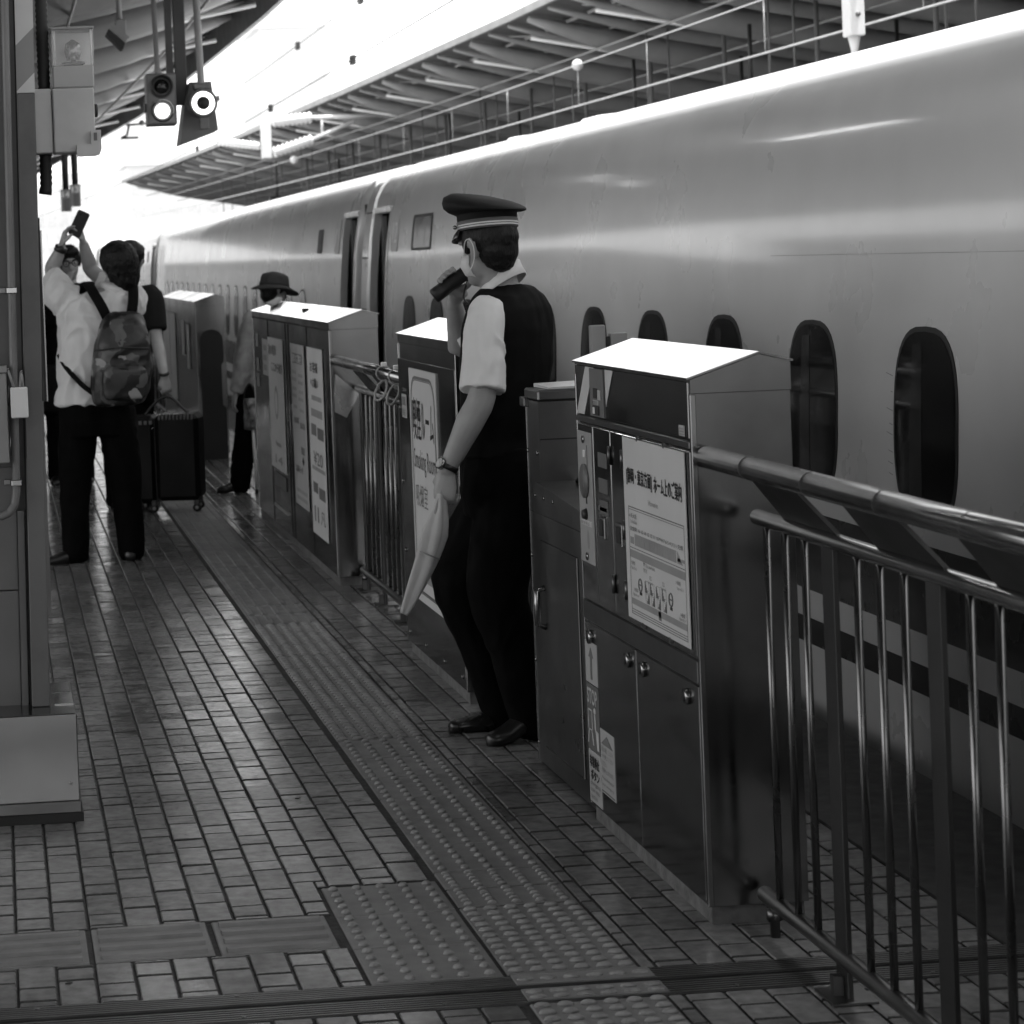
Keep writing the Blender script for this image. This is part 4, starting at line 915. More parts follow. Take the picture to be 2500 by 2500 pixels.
# ================================================================ hanging signals
sg = thing('hanging_signal', 'hanging two-lens signal with its lower lamp lit white', 'signal', (1.27, 18, 2.7), 'hanging signals')
Y = 18.0
MB().box(1.165, 1.385, Y, Y+.22, 2.640, 3.020, bev=.008).build('housing', m_greyd, sg)
MB().box(1.178, 1.372, Y-.006, Y-.0005, 2.655, 3.005, bev=.004).build('face_plate', M('signal_grey', .2, .5), sg)
m_lit = M('lit_lens', .9, .3, emit=1.4)
for zc, m in ((2.922, M('dark_lens', .02, .1)), (2.743, m_lit)):
    MB().torus((1.277, Y-.03, zc), (0, 1, 0), .074, .010, 28, 8).build('lens_ring', m_black, sg)
    L = MB().tube([(1.277, Y-.006, zc), (1.277, Y-.03, zc), (1.277, Y-.042, zc)], [.055, .052, .02], 24).build('lens', m, sg)
    t = MB(); t.loft([[(1.277+r*math.cos(a), y, zc+r*math.sin(a)) for a in [math.radians(-20+i*220/16) for i in range(17)]] for y, r in ((Y-.007, .076), (Y-.10, .078))], False, close=False); t.build('hood', m_black, sg)
MB().tube([(1.262, Y+.1, 3.02), (1.26, Y+.1, 3.06), (1.258, Y+.1, 3.061), (1.24, Y+.1, 4.1)], [.026, .026, .019, .019], 12).build('hanger_pipe', m_grey, sg)
MB().box(1.15, 1.1645, Y+.03, Y+.12, 2.74, 2.80).build('side_clip', m_black, sg)
sh = thing('hanging_signal', 'round hanging signal with a bright ring and black centre', 'signal', (1.57, 18, 2.7), 'hanging signals')
MB().tube([(1.578, Y-.03, 2.79), (1.578, Y+.09, 2.79)], .107, 30).build('drum', m_greyd, sh)
MB().torus((1.578, Y-.03, 2.79), (0, 1, 0), .094, .012, 30, 8).build('drum_rim', m_greyd, sh)
t = MB(); vs = []
for r in (.050, .084): vs += [(1.578+r*math.cos(2*math.pi*i/32), Y-.034, 2.79+r*math.sin(2*math.pi*i/32)) for i in range(32)]
vs += [(p[0], Y-.0305, p[2]) for p in vs[:64]]
t.add(vs, [(i, (i+1) % 32, 32+(i+1) % 32, 32+i) for i in range(32)]+[(64+i, 96+i, 96+(i+1) % 32, 64+(i+1) % 32) for i in range(32)]+[(32+i, 32+(i+1) % 32, 96+(i+1) % 32, 96+i) for i in range(32)]+[(i, 64+i, 64+(i+1) % 32, (i+1) % 32) for i in range(32)])
t.build('lit_ring', m_lit, sh)
MB().tube([(1.578, Y-.031, 2.79), (1.578, Y-.038, 2.79)], .049, 28).build('dark_centre', m_ink, sh)
MB().tube([(1.575, Y+.04, 2.89), (1.573, Y+.04, 2.95), (1.55, Y+.04, 4.1)], [.03, .027, .027], 12).build('hanger_pipe', m_grey, sh)
MB().box(1.515, 1.635, Y-.02, Y+.08, 2.895, 2.935, bev=.006).build('bracket', m_greyd, sh)
MB().box(1.55, 1.615, Y-.02, Y+.05, 2.60, 2.688, bev=.004).build('stem', m_greyd, sh)
MB().prism([(1.41, 2.50), (1.70, 2.60), (1.66, 2.96), (1.50, 2.96), (1.46, 2.80)], Y+.16, Y+.55, 'y').build('back_box', m_greyd, sh)
for i, (x, w_, lab) in enumerate(((1.365, .05, 'left of two dark cable ducts hanging between the signals'), (1.445, .085, 'right, wider dark cable duct hanging between the signals'))):
    o = MB().box(x-w_/2, x+w_/2, Y+.25, Y+.33, 2.80, 4.1, bev=.004).build('cable_duct', m_ink if False else M('duct_paint', .055, .5)); tag(o, lab, 'cable duct', 'cable ducts')
# camera lamp under the roof
f = thing('security_camera', 'small dark floodlight tilted down under the left roof', 'lamp', (1.0, 20, 3.4))
MB().box(1.06, 1.15, 19.95, 20.1, 3.48, 3.62, bev=.008).build('bracket', m_grey, f); MB().tube([(1.10, 20.02, 3.62), (1.09, 20.02, 4.0)], .022, 10).build('hanger_pipe', m_grey, f)
t = MB().prism([(.98, 3.50), (1.0, 3.54), (1.13, 3.42), (1.115, 3.375), (1.10, 3.375)], 19.9, 20.12, 'y'); t.build('lamp_head', m_black, f)
MB().prism([(1.005, 3.542), (1.05, 3.58), (1.17, 3.47), (1.135, 3.425)], 19.92, 20.1, 'y').build('lamp_housing', m_grey, f)
# car position signs 13 and 14
for n, x, z, lab in (('13', 1.37, 2.61, 'right hanging car position sign, number 13'), ('14', 1.215, 2.535, 'left hanging car position sign, number 14')):
    s = thing('position_sign', lab, 'sign', (x, 40, z), 'hanging car position signs')
    MB().box(x-.085, x+.085, 39.98, 40.02, z, z+.36, bev=.005).build('board', m_grey, s)
    MB().box(x-.03, x+.06, 39.97, 39.979, z, z+.21).build('dark_panel', m_greyd, s)
    text(n, (x-.055, 39.975, z+.235), (1, 0, 0), (0, 0, 1), .11, .09, m_white, s, 'number', .006)
    MB().tube([(x, 40, z+.36), (x, 40, z+.9), (x, 40, z+1.6)], [.05, .06, .07], 8).build('hanger', m_ink, s)
# far thin signal mast near the column edge
s = thing('far_mast', 'thin dark mast with a bracket seen just right of the column', 'mast', (.73, 45, 0))
MB().tube([(.80, 45, 2.0), (.80, 45, 4.2)], .02, 6).build('pole', m_greyd, s)
MB().box(.73, .87, 44.9, 45.1, 2.12, 2.17).build('bracket', m_greyd, s); MB().tube([(.80, 45, 2.05), (.80, 45, 1.7), (.78, 45, 0)], [.05, .03, .03], 8).build('bulb', m_greyd, s)
# catenary arm below the two-lens signal
s = thing('signal_arm', 'thin dark bracket arm in the sky below the two-lens signal', 'bracket', (2.6, 42, 4))
MB().tube([(2.35, 42, 4.02), (2.80, 42, 4.04)], .02, 6).build('arm', m_greyd, s); MB().tube([(2.4, 42, 4.02), (2.36, 42, 3.85), (2.25, 42, 3.80), (2.55, 42, 3.80)], .022, 6).build('brace', m_greyd, s); MB().sphere((2.62, 42, 4.05), .05).build('knob', m_greyd, s)
# slim steel post of the next bay, seen right of the column
s = thing('slim_post', 'slim bright post just right of the column beside the photographer', 'post', (.24, 11.5, 0))
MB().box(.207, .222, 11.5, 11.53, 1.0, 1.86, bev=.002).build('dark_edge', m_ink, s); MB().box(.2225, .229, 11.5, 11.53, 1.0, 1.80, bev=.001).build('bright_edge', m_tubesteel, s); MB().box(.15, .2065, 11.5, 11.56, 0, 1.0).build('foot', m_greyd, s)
# ceiling lamps over the platform (their glints run along the train side)
m_tubel = M('fluorescent_tube', .9, .4, emit=7.0)
for i in range(4):
    y = 2+i*4.5
    l = thing('ceiling_lamp', f'long fluorescent lamp under the platform roof, {["nearest","second","third","farthest"][i]} of the row', 'lamp', (.9, y, 3.5), 'platform ceiling lamps')
    MB().box(.85, .95, y-1.15, y+1.15, 3.575, 3.63, bev=.006).build('housing', m_grey, l); MB().tube([(.9, y-1.1, 3.55), (.9, y+1.1, 3.55)], .018, 10).build('tube_lamp', m_tubel, l)
    MB().cyl((.9, y, 3.63), (.9, y, 4.1), .02, 8).build('stem', m_grey, l)
# ================================================================ people
m_skin = M('skin', .34, .5, var=.07, scale=20, bump=.05, bscale=220)
m_hair = M('black_hair', .005, .5, spec=.3, var=.4, scale=60, stretch=(1, 1, .2), bump=.5, bscale=260)
m_shirt = M('white_shirt', .72, .75, var=.04, scale=12, bump=.08, bscale=420, sheen=.1)
m_vest = M('black_vest', .0045, .8, spec=.12, var=.15, scale=20, bump=.06, bscale=500)
m_trou = M('black_trousers', .003, .85, spec=.08, var=.2, scale=16, bump=.08, bscale=500)
m_shoe = M('black_leather', .014, .3, var=.2)
m_tee = M('dark_tee', .012, .8, spec=.15, var=.15, bump=.06, bscale=400)
m_suit = M('dark_suit', .004, .8, spec=.1)
m_cap = M('cap_cloth', .008, .7, spec=.25, var=.2, bump=.06, bscale=400)

class Frame:
    def __init__(s, o, yaw, tilt=0.0, lean=0.0, sc=1.0):
        y = math.radians(yaw); s.o = Vector(o); F = Vector((-math.sin(y), math.cos(y), 0)); L = Vector((-math.cos(y), -math.sin(y), 0)); U = Vector((0, 0, 1))
        if tilt: R = Matrix.Rotation(math.radians(tilt), 3, L); F, U = R @ F, R @ U       # + looks down
        if lean: R = Matrix.Rotation(math.radians(lean), 3, F); L, U = R @ L, R @ U
        s.F, s.L, s.U, s.sc = F, L, U, sc
    def p(s, f, l, u): return s.o+(s.F*f+s.L*l+s.U*u)*s.sc
def ell(mb, fr, c, r, seg=16, rings=10, mi=0):
    R = []
    for i in range(rings+1):
        a = math.pi*i/rings; k = max(math.sin(a), .02)
        R.append([fr.p(c[0]+r[0]*k*math.cos(2*math.pi*j/seg), c[1]+r[1]*k*math.sin(2*math.pi*j/seg), c[2]-r[2]*math.cos(a)) for j in range(seg)])
    mb.loft(R, True, mi, True)
def flesh(mb, name, mat, parent, voxel=.008, smooth=3, fold=0.0, ffreq=9.0, fz=.45):
    me = mb.mesh('tmp'); o = bpy.data.objects.new('tmp', me); COL.objects.link(o)
    r = o.modifiers.new('r', 'REMESH'); r.mode = 'VOXEL'; r.voxel_size = voxel; r.use_smooth_shade = True
    if smooth: s = o.modifiers.new('s', 'SMOOTH'); s.iterations = smooth; s.factor = .5
    dg = bpy.context.evaluated_depsgraph_get(); m2 = bpy.data.meshes.new_from_object(o.evaluated_get(dg))
    bpy.data.objects.remove(o); bpy.data.meshes.remove(me)
    if fold:
        ns = [v.normal.copy() for v in m2.vertices]
        for v, n in zip(m2.vertices, ns):
            q = Vector((v.co.x*ffreq, v.co.y*ffreq, v.co.z*ffreq*fz)); w = mnoise.noise(q*.6)*1.5
            d = mnoise.noise(q+Vector((w, w, w*.5)))+.5*mnoise.noise(q*2.3+Vector((5, 1, w)))
            v.co += n*(fold*(1-abs(d)*2.2))
    m2.polygons.foreach_set('use_smooth', [True]*len(m2.polygons)); m2.materials.clear(); m2.name = name
    return link(name, m2, parent, mat)
def ring(x, y, z, hw, hd, yaw, n=24, e=2.4):
    a = math.radians(yaw); F = Vector((-math.sin(a), math.cos(a), 0)); L = Vector((-math.cos(a), -math.sin(a), 0)); out = []
    for j in range(n):
        t = 2*math.pi*j/n; c, s_ = math.cos(t), math.sin(t)
        out.append(Vector((x, y, z))+L*(hw*math.copysign(abs(c)**(2/e), c))+F*(hd*math.copysign(abs(s_)**(2/e), s_)))
    return out
def torso(mb, rows, yaw, k=1.0):
    mb.loft([ring(x, y, z, hw*k, hd*k, yaw) for x, y, z, hw, hd in rows], True)
def limb(mb, pts, rs, seg=14): mb.tube(pts, rs, seg, round_ends=True)
def lerp(a, b, t): return tuple(Vector(a).lerp(Vector(b), t))
def smooth_path(pts, rs, n=4):
    P, R = [], []; pts = [Vector(p) for p in pts]; m = len(pts)
    for i in range(m-1):
        p0, p1, p2, p3 = pts[max(i-1, 0)], pts[i], pts[i+1], pts[min(i+2, m-1)]
        for j in range(n):
            t = j/n; P.append(.5*((2*p1)+(p2-p0)*t+(2*p0-5*p1+4*p2-p3)*t*t+(3*p1-p0-3*p2+p3)*t**3)); R.append(rs[i]+(rs[i+1]-rs[i])*t)
    P.append(pts[-1]); R.append(rs[-1]); return P, R
def hand(mb, wrist, d, nrm, side, curl, size=1.0, spread=.012, thumb_in=.3):
    """d: towards the knuckles, nrm: out of the palm, side: thumb side of the palm"""
    w = Vector(wrist); d = Vector(d).normalized(); nrm = Vector(nrm); nrm = (nrm-d*nrm.dot(d)).normalized(); sd = d.cross(nrm); 
    if sd.dot(Vector(side)) < 0: sd = -sd
    S = size
    def P(a, b, c): return w+d*(a*S)+sd*(b*S)+nrm*(c*S)
    mb.tube([P(-.02, 0, 0), P(.015, 0, 0), P(.05, .002, 0), P(.085, .002, -.002), P(.098, .002, -.002)], [(.021*S, .026*S), (.018*S, .031*S), (.017*S, .041*S), (.014*S, .042*S), (.008*S, .038*S)], 14, updir=nrm)
    for i, (b, ln) in enumerate(((.031, .072), (.011, .080), (-.009, .074), (-.028, .058))):
        c = curl[i] if isinstance(curl, (list, tuple)) else curl
        p = P(.088, b, -.002); a = 0.0; pts = [P(.07, b*.95, -.002), p]; dd = d.copy(); r0 = .0092*S
        for k, seg in enumerate((.45, .31, .24)):
            a += c*(.85, 1.1, .8)[k]; v = d*math.cos(a)+nrm*math.sin(a)+sd*(spread*b*8); p = p+v.normalized()*(ln*seg*S); pts.append(p)
        mb.tube(pts, [r0, r0, r0*.95, r0*.88, r0*.74], 8, round_ends=True)
    pts = [P(.015, .026, .004), P(.042, .044, .012), P(.068, .050-.012*thumb_in, .022+.02*thumb_in), P(.09, .044-.03*thumb_in, .03+.025*thumb_in)]
    mb.tube(pts, [.013*S, .0125*S, .0108*S, .0085*S], 8, round_ends=True)
def head_geo(mb, fr):
    ell(mb, fr, (-.012, 0, .03), (.098, .077, .092)); ell(mb, fr, (.028, 0, -.035), (.066, .060, .078)); ell(mb, fr, (.052, 0, -.088), (.034, .034, .026))
    mb.tube([fr.p(.082, 0, .018), fr.p(.098, 0, -.012), fr.p(.106, 0, -.032), fr.p(.088, 0, -.042)], [.009*fr.sc, .0115*fr.sc, .015*fr.sc, .010*fr.sc], 10, round_ends=True)
    mb.tube([fr.p(.083, .04, .027), fr.p(.093, .02, .03), fr.p(.093, -.02, .03), fr.p(.083, -.04, .027)], .008*fr.sc, 8, round_ends=True)   # brow
    for s in (1, -1):
        mb.tube([fr.p(-.008, s*.074, -.035), fr.p(-.018, s*.082, -.01), fr.p(-.018, s*.085, .015), fr.p(-.004, s*.081, .028), fr.p(.006, s*.076, .012)], [.007*fr.sc, .009*fr.sc, .010*fr.sc, .009*fr.sc, .007*fr.sc], 8, round_ends=True)
    mb.tube([fr.p(.088, .022, -.062), fr.p(.097, 0, -.060), fr.p(.088, -.022, -.062)], .0075*fr.sc, 8, round_ends=True)
def face_parts(fr, parent):
    for s in (1, -1):
        t = MB(); ell(t, fr, (.079, s*.031, .008), (.011, .014, .0085), 10, 6); t.build('eye', m_white, parent)
        t = MB(); ell(t, fr, (.0885, s*.031, .008), (.003, .0055, .0055), 10, 6); t.build('iris', m_ink, parent)
        MB().tube([fr.p(.088, s*.050, .028), fr.p(.094, s*.032, .034), fr.p(.095, s*.014, .030)], .0042*fr.sc, 6).build('eyebrow', m_hair, parent)
    MB().tube([fr.p(.091, .024, -.063), fr.p(.1005, 0, -.062), fr.p(.091, -.024, -.063)], .0022*fr.sc, 6).build('mouth', M('lip', .16, .4), parent)
def hair_geo(fr, parent, low=-.05, full=1.0, front=.05, name='hair', vox=.007, fold=.004, extra=False):
    t = MB(); k = full
    if extra: ell(t, fr, (-.045, 0, -.035), (.078, .084, .085)); ell(t, fr, (-.055, 0, -.095), (.048, .055, .05))
    ell(t, fr, (-.018, 0, .046), (.104*k, .087*k, .088*k)); ell(t, fr, (-.05, 0, .0), (.068*k, .078*k, .075*k)); ell(t, fr, (-.055, 0, low), (.052*k, .062*k, .05))
    if front: ell(t, fr, (front, 0, .085), (.05, .068, .036))
    for s in (1, -1): ell(t, fr, (.0, s*.068, .02), (.032, .018, .045))
    return flesh(t, name, m_hair, parent, vox, 2, fold, 34, .6)
def arm_skin(mb, sh, el, wr, r=(.052, .047, .041, .028)):
    P, R = smooth_path([sh, lerp(sh, el, .5), el, lerp(el, wr, .35), wr], [r[0], r[1], r[2], r[2]*1.02, r[3]], 3); limb(mb, P, R)
def leg_skin(mb, hip, knee, ank, toe):
    P, R = smooth_path([hip, lerp(hip, knee, .5), knee, lerp(knee, ank, .4), ank], [.085, .075, .058, .056, .038], 3); limb(mb, P, R)
    m_ = Vector(lerp(ank, toe, .5)); m_.z = .035; limb(mb, [ank, m_, toe], [.030, .022, .012])
def shoe(name, ank, toe, parent, heel=.0, mat=None, h=.075):
    a, t = Vector(ank), Vector(toe); d = (t-a); d.z = 0; d.normalize(); s = Vector((-d.y, d.x, 0)); z0 = min(a.z-.09, 0) if False else 0.0
    mb = MB(); L = (Vector((t.x, t.y, 0))-Vector((a.x, a.y, 0))).length+.075
    rows = [(-.075, .024, .045), (-.06, .034, .075), (-.02, .037, .085), (.03, .039, .080), (L*.45, .046, .060), (L*.62, .048, .05), (L*.8, .042, .045), (L*.92, .028, .038), (L*.95, .012, .03)]
    R = []
    for f, w, hh in rows:
        zz = max(0.0, heel*(1-(f+.075)/(L+.02)))+.002
        c = Vector((a.x, a.y, 0))+d*f
        R.append([c+s*(w*math.cos(q))+Vector((0, 0, zz+(hh*.5)*(1+math.sin(q)) if math.sin(q) > -.6 else zz)) for q in [2*math.pi*i/14 for i in range(14)]])
    mb.loft(R, True); return mb.build(name, mat or m_shoe, parent)
def trousers(legs, waist, mat, parent, yaw, r=(.098, .092, .083, .078, .072), vox=.009, fold=.006, name='trousers', hem=.045):
    t = MB(); x, y, z, hw, hd = waist
    torso(t, [(x, y, z+.02, hw*.96, hd*.96), (x, y, z-.04, hw, hd), (x, y, z-.12, hw*1.03, hd*1.05), (x, y, z-.2, hw*.9, hd*.95)], yaw)
    for hip, knee, ank, toe in legs:
        low = Vector(ank)-(Vector(ank)-Vector(knee)).normalized()*-.0; low.z = max(low.z-hem, .045)
        P, R = smooth_path([hip, lerp(hip, knee, .5), knee, lerp(knee, ank, .5), low], list(r), 4); limb(t, P, R, 16)
    return flesh(t, name, mat, parent, vox, 4, fold, 7.0, .5)
# ---------------------------------------------------------------- the officer with cap, microphone and rolled flag
of = thing('person', 'railway officer in peaked cap and dark vest speaking into a handheld microphone', 'person', (1.64, 8.05, 0))
HF = Frame((1.640, 8.075, 1.628), 33, 4, 0, 1.06)
TY = 53
trows = [(1.655, 8.06, .90, .155, .105), (1.66, 8.065, 1.0, .158, .108), (1.675, 8.07, 1.12, .165, .118), (1.69, 8.08, 1.25, .178, .125), (1.70, 8.085, 1.36, .186, .12), (1.705, 8.09, 1.43, .17, .10), (1.70, 8.09, 1.48, .10, .075), (1.69, 8.09, 1.51, .055, .055)]
Lsh, Lel, Lwr = (1.600, 7.945, 1.425), (1.562, 7.875, 1.150), (1.440, 7.885, .915)
Rsh, Rel, Rwr = (1.805, 8.215, 1.425), (1.600, 8.38, 1.285), (1.560, 8.292, 1.452)
legs = [((1.69, 7.995, .88), (1.610, 7.97, .50), (1.715, 8.0, .10), (1.610, 7.955, .02)), ((1.70, 8.13, .88), (1.525, 8.16, .52), (1.668, 8.215, .09), (1.535, 8.20, .02))]
b = MB(); head_geo(b, HF); torso(b, trows, TY, .9)
limb(b, [(1.69, 8.09, 1.46), (1.672, 8.085, 1.53), (1.655, 8.082, 1.60)], [.064, .064, .064])
arm_skin(b, Lsh, Lel, Lwr, (.052, .049, .046, .027)); arm_skin(b, Rsh, Rel, Rwr)
hand(b, Lwr, (-.10, .0, -1), (.55, .75, -.1), (.2, .6, -.2), 1.15, 1.0, thumb_in=.9)
ma, mc = Vector((1.588, 8.215, 1.550)), Vector((1.478, 8.222, 1.474)); md = (mc-ma).normalized(); n2 = Vector((.12, -.99, 0)); n2 = (n2-md*n2.dot(md)).normalized(); n1 = Vector((-.57, 0, .82)); n1 = (n1-md*n1.dot(md)-n2*n1.dot(n2)).normalized()
def mp_(t, u, v): return ma+md*t+n1*u+n2*v
b.tube([Vector(Rwr)-Vector((0, 0, .02)), Vector(Rwr)+Vector((0, 0, .01)), mp_(.052, -.052, -.030), mp_(.054, -.028, -.040), mp_(.054, .0, -.042)], [(.026, .026), (.025, .027), (.030, .020), (.036, .017), (.034, .013)], 14, updir=md)
for i_, tt in enumerate((.022, .0425, .063, .083)):
    k_ = (1.0, 1.06, 1.0, .9)[i_]; b.tube([mp_(.03+.5*(tt-.03), -.012, -.042), mp_(tt, .014, -.040), mp_(tt+.002, .034*k_, -.024), mp_(tt+.003, .0385*k_, .002), mp_(tt+.002, .030*k_, .020)], [.0092, .009, .0086, .0082, .007], 8, round_ends=True)
b.tube([mp_(.04, -.040, -.028), mp_(.026, -.040, -.006), mp_(.012, -.036, .012), mp_(-.002, -.030, .020)], [.014, .0125, .0112, .009], 8, round_ends=True)
for l in legs: leg_skin(b, *l)
flesh(b, 'body', m_skin, of, .0058, 2)
# hair: short back and sides under the cap
t = MB(); ell(t, HF, (-.018, 0, .032), (.096, .080, .080)); ell(t, HF, (-.046, 0, -.005), (.060, .068, .066)); ell(t, HF, (-.058, 0, -.042), (.034, .048, .036))
for s in (1, -1): ell(t, HF, (.022, s*.066, .03), (.018, .014, .045))
flesh(t, 'hair', m_hair, of, .0055, 2, .0022, 60, .35)
# mask
t = MB(); R = []
for u, (f, hw) in ((-.095, (.062, .03)), (-.075, (.092, .052)), (-.045, (.112, .060)), (-.015, (.098, .058))):
    R.append([HF.p(f*math.cos(a)*.94+.006, hw*1.1*math.sin(a), u) for a in [math.radians(-80+i*16) for i in range(11)]])
t.loft(R, False, close=False); o = t.build('face_mask', m_shirt, of); sd_ = o.modifiers.new('t', 'SOLIDIFY'); sd_.thickness = .003
for s in (1, -1):
    P, _ = smooth_path([HF.p(.030, s*.076, -.018), HF.p(.022, s*.079, .012), HF.p(.004, s*.087, .030), HF.p(-.016, s*.089, .030), HF.p(-.028, s*.087, .002), HF.p(-.016, s*.081, -.040), HF.p(.024, s*.074, -.078)], [1]*7, 4); MB().tube(P, .0020, 6).build('ear_loop', m_shirt, of)
# cap
cp = MB(); CF = Frame(HF.p(0, 0, 0), 33, 5, 2.0, 1.0)
def crow(u, rf, rl, df=0.0, lift=0.0): return [CF.p(-.008+df+rf*math.cos(a), rl*math.sin(a), u+lift*math.cos(a)) for a in [2*math.pi*i/40 for i in range(40)]]
cp.loft([crow(.066, .103, .090), crow(.080, .106, .093), crow(.116, .107, .094), crow(.119, .110, .096), crow(.124, .132, .120, .004, .010), crow(.132, .143, .131, .008, .018), crow(.145, .146, .133, .010, .028), crow(.158, .140, .127, .010, .036), crow(.167, .118, .106, .006, .036), crow(.171, .07, .065, .0, .022), crow(.172, .02, .02, .0, .006)], True)
cp.build('cap', m_cap, of)
t = MB(); t.loft([crow(.064, .1045, .0915), crow(.066, .1078, .0948), crow(.094, .1088, .0958), crow(.096, .106, .093)], False); t.build('cap_band', M('cap_band_grey', .11, .6), of)
for u in (.070, .078):
    t = MB(); t.loft([crow(u, .1086, .0956), crow(u+.001, .1100, .0970), crow(u+.0045, .1100, .0970), crow(u+.0055, .1086, .0956)], False); t.build('cap_braid', m_shirt, of)
t = MB(); R = []
for k, (ex, dz) in enumerate(((0, .066), (.016, .061), (.030, .051), (.040, .037), (.041, .032))):
    R.append([CF.p(-.008+(.104+ex*math.cos(a)**.6)*math.cos(a), (.092+ex*.3)*math.sin(a), dz+.012*(1-math.cos(a))) for a in [math.radians(-68+i*8) for i in range(18)]])
t.loft(R, False, close=False); o = t.build('cap_visor', m_shoe, of); q = o.modifiers.new('t', 'SOLIDIFY'); q.thickness = .004
for s in (1, -1): MB().sphere(CF.p(.056, s*.0885, .078), .0075, 8, 6).build('cap_button', m_tubesteel, of)
# shirt: collar and sleeves
t = MB(); torso(t, [(x, y, z, hw*.93, hd*.93) for x, y, z, hw, hd in trows[:-1]], TY)
for sh, el, k in ((Lsh, Lel, .93), (Rsh, Rel, .9)):
    a = lerp((1.705, 8.09, 1.40), sh, .6); e = lerp(sh, el, k); P, R = smooth_path([a, Vector(sh)+Vector((0, 0, -.012)), lerp(sh, e, .5), e], [.046, .0615, .067, .073], 4); t.tube(P, R, 16)
shirt = flesh(t, 'shirt', m_shirt, of, .0058, 2, .0055, 11, .45)
t = MB(); R = []
cy_, sy_ = math.cos(math.radians(TY)), math.sin(math.radians(TY))
for rr_, dz in ((.060, -.02), (.0625, .0), (.0655, .002), (.072, -.018), (.084, -.044), (.082, -.046)):
    R.append([Vector((1.678-sy_*rr_*1.1*math.cos(a)-cy_*rr_*math.sin(a), 8.088+cy_*rr_*1.1*math.cos(a)-sy_*rr_*math.sin(a), 1.532-.058*math.cos(a)+dz)) for a in [2*math.pi*i/36 for i in range(36)]])
t.loft(R, False); o = t.build('collar', m_shirt, of); q = o.modifiers.new('t', 'SOLIDIFY'); q.thickness = .002
# vest: shell over the torso without sleeves
t = MB(); torso(t, [(1.655, 8.06, .945, .172, .122)]+[(x, y, z, hw*1.05, hd*1.09) for x, y, z, hw, hd in trows[1:5]]+[(1.708, 8.092, 1.425, .196, .118), (1.707, 8.093, 1.468, .166, .10), (1.705, 8.094, 1.495, .098, .080), (1.703, 8.094, 1.505, .07, .06)], TY)
flesh(t, 'vest', m_vest, of, .007, 3, .0035, 9, .5)
trousers(legs, (1.665, 8.06, .95, .170, .125), m_trou, of, TY, (.120, .116, .098, .080, .068), .008, .007)
shoe('shoe', legs[0][2], legs[0][3], of, .05); shoe('shoe', legs[1][2], legs[1][3], of)
# wrist watch (a thing on the wrist)
wt = thing('wrist_watch', 'steel wrist watch with black strap on the lowered left wrist of the officer', 'watch', Lwr)
wv = (Vector(Lwr)-Vector(Lel)).normalized(); wc = Vector(Lwr)-wv*.012
MB().tube([wc-wv*.009, wc+wv*.009], .0335, 22).build('strap', m_shoe, wt)
u = Vector((-.95, -.3, -.05)); u = (u-wv*u.dot(wv)).normalized(); MB().tube([wc+u*.026, wc+u*.039], .020, 20).build('case', m_tubesteel, wt); MB().tube([wc+u*.0395, wc+u*.041], .016, 20).build('dial', m_paper, wt)
# microphone
mk = thing('microphone', 'black cylindrical handheld microphone held to the mouth of the officer', 'microphone', (1.53, 8.2, 1.5))
a, c = Vector((1.588, 8.215, 1.550)), Vector((1.478, 8.222, 1.474)); dv = (c-a).normalized()
MB().tube([a, a+dv*.004, a+dv*.085, a+dv*.087, c-dv*.004, c], [.021, .0245, .0245, .0262, .0262, .022], 20).build('barrel', m_black, mk)
P, _ = smooth_path([a+Vector((.01, 0, -.02)), (1.575, 8.19, 1.47), (1.590, 8.17, 1.445), (1.605, 8.16, 1.45)], [1]*4, 5); MB().tube(P, .0035, 6).build('wrist_strap', m_black, mk)
# rolled flag
fl = thing('rolled_flag', 'rolled pale signal flag hanging from the left hand of the officer', 'flag', (1.35, 7.88, .6))
P, R = smooth_path([(1.418, 7.882, .84), (1.412, 7.880, .785), (1.392, 7.875, .715), (1.355, 7.87, .62), (1.305, 7.865, .515), (1.276, 7.862, .458)], [.012, .020, .036, .033, .024, .011], 5)
t = MB(); pts = P; seg = 26; rings = []
for i, p in enumerate(pts):
    d = (Vector(pts[min(i+1, len(pts)-1)])-Vector(pts[max(i-1, 0)])).normalized(); uu = Vector((0, 1, 0)); uu = (uu-d*uu.dot(d)).normalized(); ww = d.cross(uu)
    rings.append([Vector(p)+uu*(R[i]*.75*(1+.26*math.sin(4*q+i*.2))*math.cos(q))+ww*(R[i]*(1+.26*math.sin(4*q+i*.2))*math.sin(q)) for q in [2*math.pi*j/seg for j in range(seg)]])
t.loft(rings, True); t.build('cloth', M('flag_cloth', .55, .8, var=.06, bump=.1, bscale=200), fl)
MB().torus((1.368, 7.872, .645), (.4, 0, .9), .036, .003, 20, 6).build('tie_strap', m_grey, fl)
MB().tube([(1.432, 7.885, .905), (1.418, 7.882, .84), (1.278, 7.862, .462)], .007, 8).build('stick', m_grey, fl)
